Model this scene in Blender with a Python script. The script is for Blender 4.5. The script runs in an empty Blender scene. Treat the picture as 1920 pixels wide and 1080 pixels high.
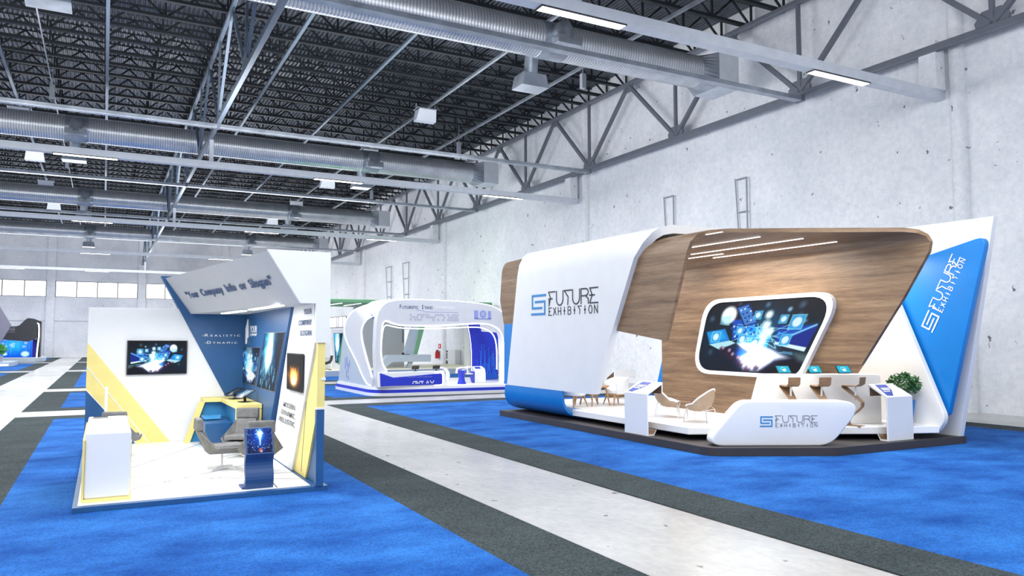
import bpy, bmesh, math, random
import numpy as np
from mathutils import Vector, Matrix
random.seed(7)
S = bpy.context.scene
COL = S.collection
PI = math.pi

# ---------------------------------------------------------------- materials
def srgb(c):
    return tuple(((x / 12.92) if x <= 0.04045 else ((x + 0.055) / 1.055) ** 2.4) for x in c)

MATS = {}
def mat(name, col, rough=0.5, metal=0.0, var=0.0, vscale=3.0, stretch=(1, 1, 1), bump=0.0, bscale=60.0, emit=None, estr=1.0, spec=0.5):
    """principled material with an optional procedural colour variation and fine bump"""
    if name in MATS:
        return MATS[name]
    m = bpy.data.materials.new(name)
    m.use_nodes = True
    nt = m.node_tree
    b = nt.nodes['Principled BSDF']
    c = srgb(col)
    b.inputs['Base Color'].default_value = (*c, 1)
    b.inputs['Roughness'].default_value = rough
    b.inputs['Metallic'].default_value = metal
    b.inputs['Specular IOR Level'].default_value = spec
    if var or bump:
        tc = nt.nodes.new('ShaderNodeTexCoord')
        mp = nt.nodes.new('ShaderNodeMapping')
        mp.inputs['Scale'].default_value = stretch
        nt.links.new(tc.outputs['Object'], mp.inputs['Vector'])
    if var:
        n = nt.nodes.new('ShaderNodeTexNoise')
        n.inputs['Scale'].default_value = vscale
        n.inputs['Detail'].default_value = 5
        nt.links.new(mp.outputs['Vector'], n.inputs['Vector'])
        r = nt.nodes.new('ShaderNodeValToRGB')
        r.color_ramp.elements[0].position = 0.3
        r.color_ramp.elements[1].position = 0.7
        r.color_ramp.elements[0].color = (*[max(0, x * (1 - var)) for x in c], 1)
        r.color_ramp.elements[1].color = (*[min(1, x * (1 + var)) for x in c], 1)
        nt.links.new(n.outputs['Fac'], r.inputs['Fac'])
        nt.links.new(r.outputs['Color'], b.inputs['Base Color'])
    if bump:
        n2 = nt.nodes.new('ShaderNodeTexNoise')
        n2.inputs['Scale'].default_value = bscale
        n2.inputs['Detail'].default_value = 3
        nt.links.new(mp.outputs['Vector'], n2.inputs['Vector'])
        bp = nt.nodes.new('ShaderNodeBump')
        bp.inputs['Strength'].default_value = bump
        bp.inputs['Distance'].default_value = 0.02
        nt.links.new(n2.outputs['Fac'], bp.inputs['Height'])
        nt.links.new(bp.outputs['Normal'], b.inputs['Normal'])
    if emit:
        b.inputs['Emission Color'].default_value = (*srgb(emit), 1)
        b.inputs['Emission Strength'].default_value = estr
    MATS[name] = m
    return m

def ramp(nt, src, stops):
    r = nt.nodes.new('ShaderNodeValToRGB')
    el = r.color_ramp.elements
    while len(el) < len(stops):
        el.new(0.5)
    for e, (p, c) in zip(el, stops):
        e.position = p
        e.color = (*srgb(c), 1)
    nt.links.new(src, r.inputs['Fac'])
    return r

def noise(nt, vec, scale, detail=5, rough=0.5):
    n = nt.nodes.new('ShaderNodeTexNoise')
    n.inputs['Scale'].default_value = scale
    n.inputs['Detail'].default_value = detail
    n.inputs['Roughness'].default_value = rough
    nt.links.new(vec, n.inputs['Vector'])
    return n

def mapping(nt, scale):
    tc = nt.nodes.new('ShaderNodeTexCoord')
    mp = nt.nodes.new('ShaderNodeMapping')
    mp.inputs['Scale'].default_value = scale
    nt.links.new(tc.outputs['Object'], mp.inputs['Vector'])
    return mp.outputs['Vector']

def mixc(nt, a, b, fac, mode='MULTIPLY'):
    m = nt.nodes.new('ShaderNodeMix')
    m.data_type = 'RGBA'
    m.blend_type = mode
    if isinstance(fac, float):
        m.inputs[0].default_value = fac
    else:
        nt.links.new(fac, m.inputs[0])
    nt.links.new(a, m.inputs[6])
    nt.links.new(b, m.inputs[7])
    return m.outputs[2]

def concrete(name, lo, hi, pit=(0.35, 0.36, 0.4), rough=0.85, sc=(1, 1, 1), pits=True, pitcut=0.235):
    m = bpy.data.materials.new(name)
    m.use_nodes = True
    nt = m.node_tree
    b = nt.nodes['Principled BSDF']
    v = mapping(nt, sc)
    big = noise(nt, v, 0.22, 8, 0.62)
    c1 = ramp(nt, big.outputs['Fac'], [(0.32, lo), (0.62, hi)])
    fine = noise(nt, v, 5.0, 6, 0.7)
    c2 = ramp(nt, fine.outputs['Fac'], [(0.3, (0.9, 0.91, 0.925)), (0.6, (1, 1, 1))])
    col = mixc(nt, c1.outputs['Color'], c2.outputs['Color'], 0.8)
    if pits:
        sp = noise(nt, v, 2.6, 3, 0.5)
        c3 = ramp(nt, sp.outputs['Fac'], [(pitcut, pit), (pitcut + 0.035, (1, 1, 1))])
        col = mixc(nt, col, c3.outputs['Color'], 0.9)
    nt.links.new(col, b.inputs['Base Color'])
    b.inputs['Roughness'].default_value = rough
    bp = nt.nodes.new('ShaderNodeBump')
    bp.inputs['Strength'].default_value = 0.15
    nt.links.new(fine.outputs['Fac'], bp.inputs['Height'])
    nt.links.new(bp.outputs['Normal'], b.inputs['Normal'])
    MATS[name] = m
    return m

def carpet_mat(name, lo, hi, grain):
    m = bpy.data.materials.new(name)
    m.use_nodes = True
    nt = m.node_tree
    b = nt.nodes['Principled BSDF']
    v = mapping(nt, (0.7, 1.15, 1))
    big = noise(nt, v, 0.9, 9, 0.6)
    c1 = ramp(nt, big.outputs['Fac'], [(0.33, lo), (0.66, hi)])
    v2 = mapping(nt, (1, 1, 1))
    fine = noise(nt, v2, 38.0, 4, 0.8)
    c2 = ramp(nt, fine.outputs['Fac'], [(0.36, (grain, grain, grain)), (0.62, (1, 1, 1))])
    col = mixc(nt, c1.outputs['Color'], c2.outputs['Color'], 1.0)
    nt.links.new(col, b.inputs['Base Color'])
    b.inputs['Roughness'].default_value = 0.95
    b.inputs['Specular IOR Level'].default_value = 0.1
    MATS[name] = m
    return m

def wood_mat(name, lo, mid, hi, stretch, rough=0.45):
    m = bpy.data.materials.new(name)
    m.use_nodes = True
    nt = m.node_tree
    b = nt.nodes['Principled BSDF']
    v = mapping(nt, stretch)
    n = noise(nt, v, 2.2, 8, 0.62)
    n.inputs['Distortion'].default_value = 0.35
    c1 = ramp(nt, n.outputs['Fac'], [(0.3, lo), (0.5, mid), (0.7, hi)])
    v2 = mapping(nt, tuple(6 * s for s in stretch))
    n2 = noise(nt, v2, 3.5, 4, 0.6)
    c2 = ramp(nt, n2.outputs['Fac'], [(0.35, (0.84, 0.82, 0.8)), (0.6, (1, 1, 1))])
    col = mixc(nt, c1.outputs['Color'], c2.outputs['Color'], 0.8)
    nt.links.new(col, b.inputs['Base Color'])
    b.inputs['Roughness'].default_value = rough
    MATS[name] = m
    return m

def galv_mat(name, lo, hi, rough=0.35, ribs=0.0):
    """galvanised sheet metal; ribs > 0 adds the seams of a spiral duct along x"""
    m = bpy.data.materials.new(name)
    m.use_nodes = True
    nt = m.node_tree
    b = nt.nodes['Principled BSDF']
    v = mapping(nt, (1, 1, 1))
    n = noise(nt, v, 1.3, 6, 0.6)
    c1 = ramp(nt, n.outputs['Fac'], [(0.3, lo), (0.7, hi)])
    col = c1.outputs['Color']
    if ribs:
        w = nt.nodes.new('ShaderNodeTexWave')
        w.bands_direction = 'X'
        w.inputs['Scale'].default_value = ribs
        nt.links.new(v, w.inputs['Vector'])
        c2 = ramp(nt, w.outputs['Fac'], [(0.0, (0.72, 0.73, 0.75)), (0.25, (1, 1, 1))])
        col = mixc(nt, col, c2.outputs['Color'], 1.0)
        bp = nt.nodes.new('ShaderNodeBump')
        bp.inputs['Strength'].default_value = 0.2
        bp.inputs['Distance'].default_value = 0.03
        nt.links.new(w.outputs['Fac'], bp.inputs['Height'])
        nt.links.new(bp.outputs['Normal'], b.inputs['Normal'])
    nt.links.new(col, b.inputs['Base Color'])
    b.inputs['Metallic'].default_value = 0.65
    b.inputs['Roughness'].default_value = rough
    MATS[name] = m
    return m

def paint_mat(name, strength=1.0):
    if name in MATS:
        return MATS[name]
    m = bpy.data.materials.new(name)
    m.use_nodes = True
    nt = m.node_tree
    b = nt.nodes['Principled BSDF']
    a = nt.nodes.new('ShaderNodeAttribute')
    a.attribute_name = 'paint'
    b.inputs['Base Color'].default_value = (0.01, 0.01, 0.01, 1)
    b.inputs['Roughness'].default_value = 0.6
    b.inputs['Specular IOR Level'].default_value = 0.08
    nt.links.new(a.outputs['Color'], b.inputs['Emission Color'])
    b.inputs['Emission Strength'].default_value = strength
    MATS[name] = m
    return m

M = dict(
    white=mat('white_laminate', (0.9, 0.905, 0.915), 0.45, var=0.02, vscale=2),
    lift=mat('bright_white_floor', (0.96, 0.96, 0.96), 0.3, var=0.01, vscale=2),
    warmwhite=mat('warm_white_laminate', (0.94, 0.93, 0.91), 0.4, var=0.02, vscale=2),
    fascia=mat('light_grey_fascia', (0.73, 0.74, 0.765), 0.6, var=0.02),
    navy=mat('navy_blue_laminate', (0.13, 0.33, 0.53), 0.4, var=0.06, vscale=4),
    deepnavy=mat('deep_navy', (0.11, 0.27, 0.47), 0.5, var=0.05),
    aqua=mat('bright_aqua_blue', (0.2, 0.52, 0.74), 0.5, var=0.06),
    yellow=mat('pale_yellow_laminate', (0.92, 0.85, 0.53), 0.5, var=0.03, vscale=6),
    blue=mat('sky_blue_lacquer', (0.06, 0.49, 0.8), 0.35, var=0.03),
    royal=mat('royal_blue_lacquer', (0.13, 0.2, 0.76), 0.4, var=0.03),
    circuit=mat('circuit_light_blue', (0.16, 0.45, 0.86), 0.5, emit=(0.16, 0.45, 0.86), estr=0.25),
    darkbase=mat('dark_brown_base', (0.22, 0.2, 0.2), 0.5, var=0.12, vscale=3),
    steel=mat('grey_truss_steel', (0.44, 0.46, 0.5), 0.5, 0.3, var=0.06),
    bluesteel=mat('pale_blue_steel', (0.42, 0.47, 0.53), 0.4, 0.5, var=0.08),
    joist=mat('dark_joist_steel', (0.13, 0.145, 0.165), 0.6, 0.2),
    chrome=mat('chrome', (0.9, 0.9, 0.92), 0.15, 0.9, var=0.01),
    whitemetal=mat('white_metal', (0.9, 0.9, 0.91), 0.35, 0.1, var=0.01),
    black=mat('black_plastic', (0.05, 0.05, 0.06), 0.35, var=0.05),
    darkgrey=mat('dark_grey_metal', (0.2, 0.2, 0.21), 0.45, 0.2, var=0.05),
    greyfab=mat('grey_suede', (0.44, 0.44, 0.44), 0.95, var=0.2, vscale=9, bump=0.2, bscale=90),
    whitefab=mat('white_fabric', (0.9, 0.92, 0.94), 0.9, var=0.02, bump=0.1, bscale=120),
    tan=mat('taupe_shell', (0.65, 0.56, 0.47), 0.6, var=0.08, vscale=6),
    lightwood=wood_mat('light_oak', (0.62, 0.47, 0.31), (0.73, 0.58, 0.41), (0.8, 0.66, 0.49), (3, 3, 0.6)),
    wood=wood_mat('walnut_veneer', (0.43, 0.335, 0.25), (0.55, 0.44, 0.335), (0.65, 0.54, 0.42), (0.5, 0.16, 3.2)),
    stoolwood=wood_mat('stool_oak', (0.5, 0.38, 0.27), (0.6, 0.47, 0.35), (0.68, 0.56, 0.43), (2, 2, 4)),
    tube=mat('lit_tube', (1, 1, 1), 0.4, emit=(1, 1, 1), estr=6.0, var=0.001),
    led=mat('led_strip', (1, 1, 1), 0.4, emit=(1, 1, 1), estr=2.5, var=0.001),
    pane=mat('daylight_pane', (1, 1, 1), 0.2, emit=(1, 1, 1), estr=1.25, var=0.001),
    leaf=mat('dark_green_leaf', (0.17, 0.38, 0.17), 0.45, var=0.4, vscale=8),
    bark=mat('plant_stem', (0.3, 0.24, 0.16), 0.8, var=0.2),
    green=mat('soft_green_laminate', (0.44, 0.65, 0.49), 0.5, var=0.03),
    greyblue=mat('grey_blue_laminate', (0.7, 0.75, 0.8), 0.5, var=0.03),
    cream=mat('cream_floor', (0.95, 0.92, 0.82), 0.5, var=0.02),
    red=mat('fire_red', (0.82, 0.12, 0.1), 0.4, var=0.05),
    ink=mat('dark_ink', (0.2, 0.21, 0.24), 0.5, var=0.02),
    inkblue=mat('blue_ink', (0.13, 0.28, 0.47), 0.5, var=0.02),
    logoblue=mat('logo_blue', (0.14, 0.53, 0.79), 0.45, var=0.02),
    inkwhite=mat('white_ink', (0.95, 0.96, 0.97), 0.5, var=0.01),
    greyink=mat('grey_ink', (0.45, 0.45, 0.46), 0.5, var=0.02),
    paleink=mat('pale_blue_ink', (0.55, 0.6, 0.85), 0.5, var=0.05),
    hexink=mat('grey_dot_ink', (0.68, 0.69, 0.76), 0.5, var=0.02),
    charcoal=mat('charcoal_panel', (0.26, 0.26, 0.28), 0.35, var=0.08),
    archgrey=mat('arch_grey_white', (0.8, 0.81, 0.84), 0.45, var=0.02),
    mauve=mat('mauve_grey_panel', (0.5, 0.49, 0.55), 0.5, var=0.04),
    ladder=mat('pale_grey_paint', (0.6, 0.62, 0.66), 0.6, var=0.04),
    heater=mat('white_enamel', (0.85, 0.87, 0.9), 0.4, var=0.02),
    gap=mat('floor_line', (0.1, 0.2, 0.32), 0.6, var=0.02),
    greentext=mat('yellow_ink', (0.85, 0.8, 0.6), 0.6, var=0.02),
)
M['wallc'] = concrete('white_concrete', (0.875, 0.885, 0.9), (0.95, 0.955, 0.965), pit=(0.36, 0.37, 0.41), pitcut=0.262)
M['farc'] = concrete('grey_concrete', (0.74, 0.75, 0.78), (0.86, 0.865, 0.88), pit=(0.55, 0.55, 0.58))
M['floorc'] = concrete('polished_concrete', (0.63, 0.63, 0.635), (0.75, 0.745, 0.735), pit=(0.38, 0.36, 0.34), rough=0.26, sc=(1.6, 1.0, 1), pitcut=0.268)
M['carpet'] = carpet_mat('blue_carpet', (0.09, 0.31, 0.63), (0.22, 0.5, 0.84), 0.72)
M['border'] = carpet_mat('grey_carpet', (0.27, 0.31, 0.325), (0.33, 0.37, 0.38), 0.5)
M['duct'] = galv_mat('spiral_duct_metal', (0.76, 0.78, 0.8), (0.86, 0.87, 0.89), 0.3, ribs=2.6)
M['galv'] = galv_mat('galvanised_sheet', (0.55, 0.58, 0.62), (0.72, 0.75, 0.79), 0.32)
M['channel'] = mat('pale_channel_steel', (0.83, 0.85, 0.88), 0.4, 0.1, var=0.06)
M['deckroof'] = galv_mat('dark_roof_deck', (0.33, 0.35, 0.38), (0.45, 0.47, 0.51), 0.34)
M['screen'] = paint_mat('screen_picture', 1.05)
M['dimscreen'] = paint_mat('poster_picture', 0.9)

# ---------------------------------------------------------------- mesh builder
class MB:
    def __init__(s):
        s.v = []
        s.f = []
    def add(s, vs, fs):
        k = len(s.v)
        s.v += [tuple(p) for p in vs]
        s.f += [tuple(i + k for i in f) for f in fs]
        return s
    def box(s, x0, x1, y0, y1, z0, z1):
        vs = [(x, y, z) for z in (z0, z1) for y in (y0, y1) for x in (x0, x1)]
        return s.add(vs, [(0, 2, 3, 1), (4, 5, 7, 6), (0, 1, 5, 4), (2, 6, 7, 3), (0, 4, 6, 2), (1, 3, 7, 5)])
    def hexa(s, bot, top):
        vs = list(bot) + list(top)
        return s.add(vs, [(3, 2, 1, 0), (4, 5, 6, 7), (0, 1, 5, 4), (1, 2, 6, 5), (2, 3, 7, 6), (3, 0, 4, 7)])
    def frame_prism(s, pts, o, u, v, n, t):
        """polygon (a,b) -> o + a*u + b*v, extruded by t along n"""
        o, u, v, n = (Vector(q) for q in (o, u, v, n))
        A = [o + u * a + v * b for a, b in pts]
        B = [p + n * t for p in A]
        k = len(pts)
        fs = [tuple(range(k)), tuple(range(2 * k - 1, k - 1, -1))]
        fs += [(i, (i + 1) % k, k + (i + 1) % k, k + i) for i in range(k)]
        return s.add(A + B, fs)
    def yz(s, pts, x0, x1):
        return s.frame_prism(pts, (x0, 0, 0), (0, 1, 0), (0, 0, 1), (1, 0, 0), x1 - x0)
    def xz(s, pts, y0, y1):
        return s.frame_prism(pts, (0, y0, 0), (1, 0, 0), (0, 0, 1), (0, 1, 0), y1 - y0)
    def xy(s, pts, z0, z1):
        return s.frame_prism(pts, (0, 0, z0), (1, 0, 0), (0, 1, 0), (0, 0, 1), z1 - z0)
    def bar(s, a, b, w, h=None, up=(0, 0, 1)):
        """rectangular bar between two points"""
        h = h or w
        a, b = Vector(a), Vector(b)
        d = (b - a).normalized()
        up = Vector(up)
        if abs(d.dot(up)) > 0.98:
            up = Vector((1, 0, 0))
        r = d.cross(up).normalized()
        q = r.cross(d).normalized()
        vs = []
        for p in (a, b):
            for i, j in ((-1, -1), (1, -1), (1, 1), (-1, 1)):
                vs.append(p + r * (i * w / 2) + q * (j * h / 2))
        return s.add(vs, [(0, 1, 2, 3), (7, 6, 5, 4), (0, 4, 5, 1), (1, 5, 6, 2), (2, 6, 7, 3), (3, 7, 4, 0)])
    def tube(s, path, r, n=8, closed=False, caps=True):
        path = [Vector(p) for p in path]
        m = len(path)
        rs = r if isinstance(r, (list, tuple)) else [r] * m
        rings = []
        prev = None
        for i, p in enumerate(path):
            if closed:
                d = path[(i + 1) % m] - path[i - 1]
            else:
                d = path[min(i + 1, m - 1)] - path[max(i - 1, 0)]
            d.normalize()
            if prev is None:
                ref = Vector((0, 0, 1)) if abs(d.z) < 0.9 else Vector((1, 0, 0))
                a = d.cross(ref).normalized()
            else:
                a = (prev - d * prev.dot(d)).normalized()
            prev = a
            b = d.cross(a)
            rings.append([p + (a * math.cos(2 * PI * k / n) + b * math.sin(2 * PI * k / n)) * rs[i] for k in range(n)])
        vs = [p for ring in rings for p in ring]
        fs = []
        for i in range(m if closed else m - 1):
            j = (i + 1) % m
            for k in range(n):
                l = (k + 1) % n
                fs.append((i * n + k, i * n + l, j * n + l, j * n + k))
        if caps and not closed:
            fs.append(tuple(range(n - 1, -1, -1)))
            fs.append(tuple((m - 1) * n + k for k in range(n)))
        return s.add(vs, fs)
    def grid(s, rows):
        n = len(rows[0])
        vs = [p for r in rows for p in r]
        fs = [(i * n + j, i * n + j + 1, (i + 1) * n + j + 1, (i + 1) * n + j) for i in range(len(rows) - 1) for j in range(n - 1)]
        return s.add(vs, fs)
    def loft(s, L, R, n=8):
        return s.grid([[Vector(a).lerp(Vector(b), k / n) for k in range(n + 1)] for a, b in zip(L, R)])
    def lathe(s, prof, c=(0, 0, 0), n=24):
        rows = []
        for r, z in prof:
            rows.append([(c[0] + r * math.cos(2 * PI * k / n), c[1] + r * math.sin(2 * PI * k / n), c[2] + z) for k in range(n + 1)])
        return s.grid(rows)
    def build(s, name, m, parent=None, bevel=0.0, smooth=False, solid=0.0, sub=0, world=True, offs=1.0, seg=2):
        me = bpy.data.meshes.new(name)
        vs = s.v
        if parent is not None and world:
            l = parent_loc(parent)
            vs = [(x - l[0], y - l[1], z - l[2]) for x, y, z in vs]
        me.from_pydata(vs, [], s.f)
        bm = bmesh.new()
        bm.from_mesh(me)
        bmesh.ops.remove_doubles(bm, verts=bm.verts, dist=1e-5)
        bmesh.ops.recalc_face_normals(bm, faces=bm.faces)
        bm.to_mesh(me)
        bm.free()
        me.materials.append(m)
        if smooth:
            me.polygons.foreach_set('use_smooth', [True] * len(me.polygons))
        o = bpy.data.objects.new(name, me)
        COL.objects.link(o)
        if parent is not None:
            o.parent = parent
        if solid:
            q = o.modifiers.new('solid', 'SOLIDIFY')
            q.thickness = solid
            q.offset = offs
        if sub:
            q = o.modifiers.new('sub', 'SUBSURF')
            q.levels = q.render_levels = sub
        if bevel:
            q = o.modifiers.new('bevel', 'BEVEL')
            q.width = bevel
            q.segments = seg
            q.limit_method = 'ANGLE'
            q.angle_limit = 0.6
        if smooth and not sub:
            q = o.modifiers.new('smooth', 'EDGE_SPLIT')
            q.split_angle = 0.7
        return o

def parent_loc(o):
    l = Vector((0, 0, 0))
    while o is not None:
        l = l + o.location
        o = o.parent
    return l

def tag(o, label=None, cat=None, group=None, kind=None):
    if label: o['label'] = label
    if cat: o['category'] = cat
    if group: o['group'] = group
    if kind: o['kind'] = kind
    return o

def thing(name, label, cat, loc=(0, 0, 0), rz=0.0, group=None):
    o = bpy.data.objects.new(name, None)
    COL.objects.link(o)
    o.location = loc
    o.rotation_euler = (0, 0, rz)
    o.empty_display_size = 0.2
    return tag(o, label, cat, group)

def dup(root, loc, rz=0.0, label=None, group=None):
    def cp(o, p):
        c = o.copy()
        COL.objects.link(c)
        c.parent = p
        for ch in o.children:
            cp(ch, c)
        return c
    r = cp(root, None)
    r.location = loc
    r.rotation_euler = (0, 0, rz)
    if label: r['label'] = label
    if group: r['group'] = group
    return r

def struct(o):
    o['kind'] = 'structure'
    return o

def rpoly(pts, rad, n=6):
    """polygon with rounded corners; rad = one radius or a list"""
    k = len(pts)
    rad = rad if isinstance(rad, (list, tuple)) else [rad] * k
    out = []
    for i in range(k):
        p = Vector(pts[i]); a = Vector(pts[i - 1]); b = Vector(pts[(i + 1) % k])
        r = rad[i]
        if r <= 0:
            out.append(tuple(p)); continue
        da = (a - p).normalized(); db = (b - p).normalized()
        ang = da.angle(db)
        t = min(r / math.tan(ang / 2), 0.48 * (a - p).length, 0.48 * (b - p).length)
        s0 = p + da * t; s1 = p + db * t
        for j in range(n + 1):
            u = j / n
            out.append(tuple(s0 * (1 - u) ** 2 + p * 2 * u * (1 - u) + s1 * u * u))
    return out

def chaikin(pts, it=2, closed=False):
    for _ in range(it):
        o = []
        n = len(pts)
        rng = range(n) if closed else range(n - 1)
        if not closed: o.append(pts[0])
        for i in rng:
            a = Vector(pts[i]); b = Vector(pts[(i + 1) % n])
            o.append(tuple(a.lerp(b, 0.25))); o.append(tuple(a.lerp(b, 0.75)))
        if not closed: o.append(pts[-1])
        pts = o
    return pts

# ---------------------------------------------------------------- lettering
def text(body, o, u, v, h, m, parent, sx=1.0, fat=0.0, name='lettering', align='LEFT', depth=0.004, space=1.0, width=None):
    """flat raised lettering: baseline origin o, reading direction u, up direction v, capital height h"""
    cu = bpy.data.curves.new('t', 'FONT')
    cu.body = body
    cu.size = 1.0
    cu.offset = fat
    cu.extrude = 0.5
    cu.space_character = space
    cu.align_x = align
    cu.resolution_u = 3
    t = bpy.data.objects.new('t', cu)
    COL.objects.link(t)
    bpy.context.view_layer.update()
    me = bpy.data.meshes.new_from_object(t.evaluated_get(bpy.context.evaluated_depsgraph_get()))
    bpy.data.objects.remove(t)
    cap = 0.69
    k = h / cap
    u = Vector(u).normalized(); v = Vector(v).normalized(); n = u.cross(v)
    xs = [p.co.x for p in me.vertices]
    if width and xs:
        sx = width / (max(xs) - min(xs)) / k
    l = parent_loc(parent)
    o = Vector(o) - l
    for p in me.vertices:
        c = p.co.copy()
        p.co = o + u * (c.x * k * sx) + v * (c.y * k) + n * (0.001 if c.z < 0 else depth)
    me.materials.append(m)
    ob = bpy.data.objects.new(name, me)
    COL.objects.link(ob)
    ob.parent = parent
    return ob

def strokes(mb, lines, o, u, v, w, h, t, depth=0.006):
    """lines of unit-square points drawn as flat strokes of width t"""
    u = Vector(u).normalized(); v = Vector(v).normalized(); n = u.cross(v)
    o = Vector(o)
    q = 0
    for ln in lines:
        P = [o + u * (a * w) + v * (b * h) for a, b in ln]
        for a, b in zip(P[:-1], P[1:]):
            d = (b - a).normalized()
            q += 1
            e = depth + 0.0007 * (q % 3)
            mb.bar(a - d * t * 0.45 + n * e / 2, b + d * t * 0.45 + n * e / 2, t, e, up=n)
    return mb

def arc(cx, cy, rx, ry, a0, a1, n=8):
    return [(cx + rx * math.cos(math.radians(a0 + (a1 - a0) * i / n)), cy + ry * math.sin(math.radians(a0 + (a1 - a0) * i / n))) for i in range(n + 1)]

GL = {
    'F': [[(0.95, 1), (0.02, 1), (0.3, 0.55), (0.08, 0.0), (0.08, 0.5)], [(0.02, 0.5), (0.55, 0.5)]],
    'U': [[(0.05, 1)] + arc(0.5, 0.42, 0.45, 0.42, 180, 360, 10) + [(0.95, 1)]],
    'T': [[(1, 1), (0.02, 1), (0.55, 0.55), (0.5, 0)]],
    'R': [[(0.05, 0), (0.05, 1), (0.6, 1)] + arc(0.6, 0.76, 0.34, 0.24, 90, -90, 8) + [(0.05, 0.52)], [(0.6, 0.52), (0.95, 0.3), (0.95, 0)]],
    'E': [[(1, 1), (0.05, 1), (0.33, 0.52), (0.02, 0), (1, 0)], [(0.02, 0.52), (0.6, 0.52)]],
    'X': [[(0.05, 0), (0.85, 1)], [(0.1, 0.95), (0.95, 0.05)], [(0.3, 0.45), (0.8, 0.45)]],
    'H': [[(0.08, 0), (0.08, 1)], [(0.92, 0), (0.92, 1)], [(0.08, 0.5), (0.92, 0.5)]],
    'I': [[(0.5, 0), (0.5, 1)], [(0.34, 0.5), (0.5, 0.66), (0.66, 0.5), (0.5, 0.34), (0.34, 0.5)]],
    'B': [[(0.08, 0), (0.08, 1), (0.6, 1)] + arc(0.6, 0.76, 0.28, 0.24, 90, -90, 6) + [(0.08, 0.52)], [(0.6, 0.52)] + arc(0.6, 0.26, 0.34, 0.26, 90, -90, 6) + [(0.08, 0)]],
    'O': [arc(0.5, 0.5, 0.45, 0.5, 0, 360, 16)],
    'N': [[(0.08, 0), (0.08, 1), (0.92, 0), (0.92, 1)]],
}
def word(mb, w, o, u, v, length, h, t, gap=0.22):
    u = Vector(u).normalized()
    k = length / (len(w) + gap * (len(w) - 1))
    for i, ch in enumerate(w):
        strokes(mb, GL[ch], Vector(o) + u * (i * k * (1 + gap)), u, v, k, h, t)

def future_logo(parent, o, u, v, L, H, mark_m, ink_m, t1, t2, fr=0.24):
    """square spiral mark, then the two words; o = lower left, L x H overall"""
    mb = MB()
    mw = L * fr
    strokes(mb, [[(0.98, 0.95), (0.07, 0.95), (0.07, 0.35), (0.72, 0.35)], [(0.28, 0.65), (0.93, 0.65), (0.93, 0.06), (0.02, 0.06)]], o, u, v, mw, H, H * 0.105)
    mb.build('logo_mark', mark_m, parent)
    un = Vector(u).normalized(); vn = Vector(v).normalized()
    mb = MB()
    a = Vector(o) + un * (mw + L * 0.045)
    word(mb, 'FUTURE', a + vn * (H * 0.42), u, v, L - mw - L * 0.045, H * 0.64, t1, gap=0.1)
    word(mb, 'EXHIBITION', a - vn * (H * 0.02), u, v, L - mw - L * 0.045, H * 0.34, t2, gap=0.5)
    mb.build('lettering', ink_m, parent)

# ---------------------------------------------------------------- painted pictures
class Pic:
    def __init__(s, w, h, top, bot):
        s.w, s.h = w, h
        y = np.linspace(0, 1, h)[:, None, None]
        s.a = (np.array(bot) * (1 - y) + np.array(top) * y) * np.ones((h, w, 1))
        s.X, s.Y = np.meshgrid((np.arange(w) + 0.5) / w, (np.arange(h) + 0.5) / h)
        s.asp = w / h
    def mix(s, k, c):
        k = np.clip(k, 0, 1)[:, :, None]
        s.a = s.a * (1 - k) + np.array(c) * k
    def glow(s, x, y, r, c, k=1.0, p=2.0, ry=None):
        d = np.hypot((s.X - x) * s.asp / r, (s.Y - y) / (ry or r))
        s.a = s.a + (k * np.exp(-d ** p))[:, :, None] * np.array(c)
    def disc(s, x, y, r, c, k=1.0, soft=0.25):
        d = np.hypot((s.X - x) * s.asp, s.Y - y) / r
        s.mix(k * np.clip((1 - d) / soft, 0, 1), c)
    def ringd(s, x, y, r, t, c, k=1.0):
        d = np.abs(np.hypot((s.X - x) * s.asp, s.Y - y) - r) / t
        s.mix(k * np.clip(1.4 - d, 0, 1), c)
    def poly(s, pts, c, k=1.0, soft=0.008):
        """convex polygon, any order of travel"""
        m = np.full(s.X.shape, 1e9)
        n = len(pts)
        area = sum(pts[i - 1][0] * pts[i][1] - pts[i][0] * pts[i - 1][1] for i in range(n))
        sg = 1 if area > 0 else -1
        for i in range(n):
            ax, ay = pts[i - 1]; bx, by = pts[i]
            L = math.hypot((bx - ax) * s.asp, by - ay) + 1e-9
            d = sg * (((bx - ax) * (s.Y - ay) - (by - ay) * (s.X - ax)) * s.asp) / L
            m = np.minimum(m, d)
        s.mix(k * np.clip(m / soft + 0.5, 0, 1), c)
    def line(s, a, b, t, c, k=1.0):
        ax, ay = a[0] * s.asp, a[1]; bx, by = b[0] * s.asp, b[1]
        px, py = s.X * s.asp - ax, s.Y - ay
        dx, dy = bx - ax, by - ay
        q = np.clip((px * dx + py * dy) / (dx * dx + dy * dy + 1e-9), 0, 1)
        d = np.hypot(px - q * dx, py - q * dy)
        s.mix(k * np.clip(1.5 - d / t, 0, 1), c)

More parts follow.
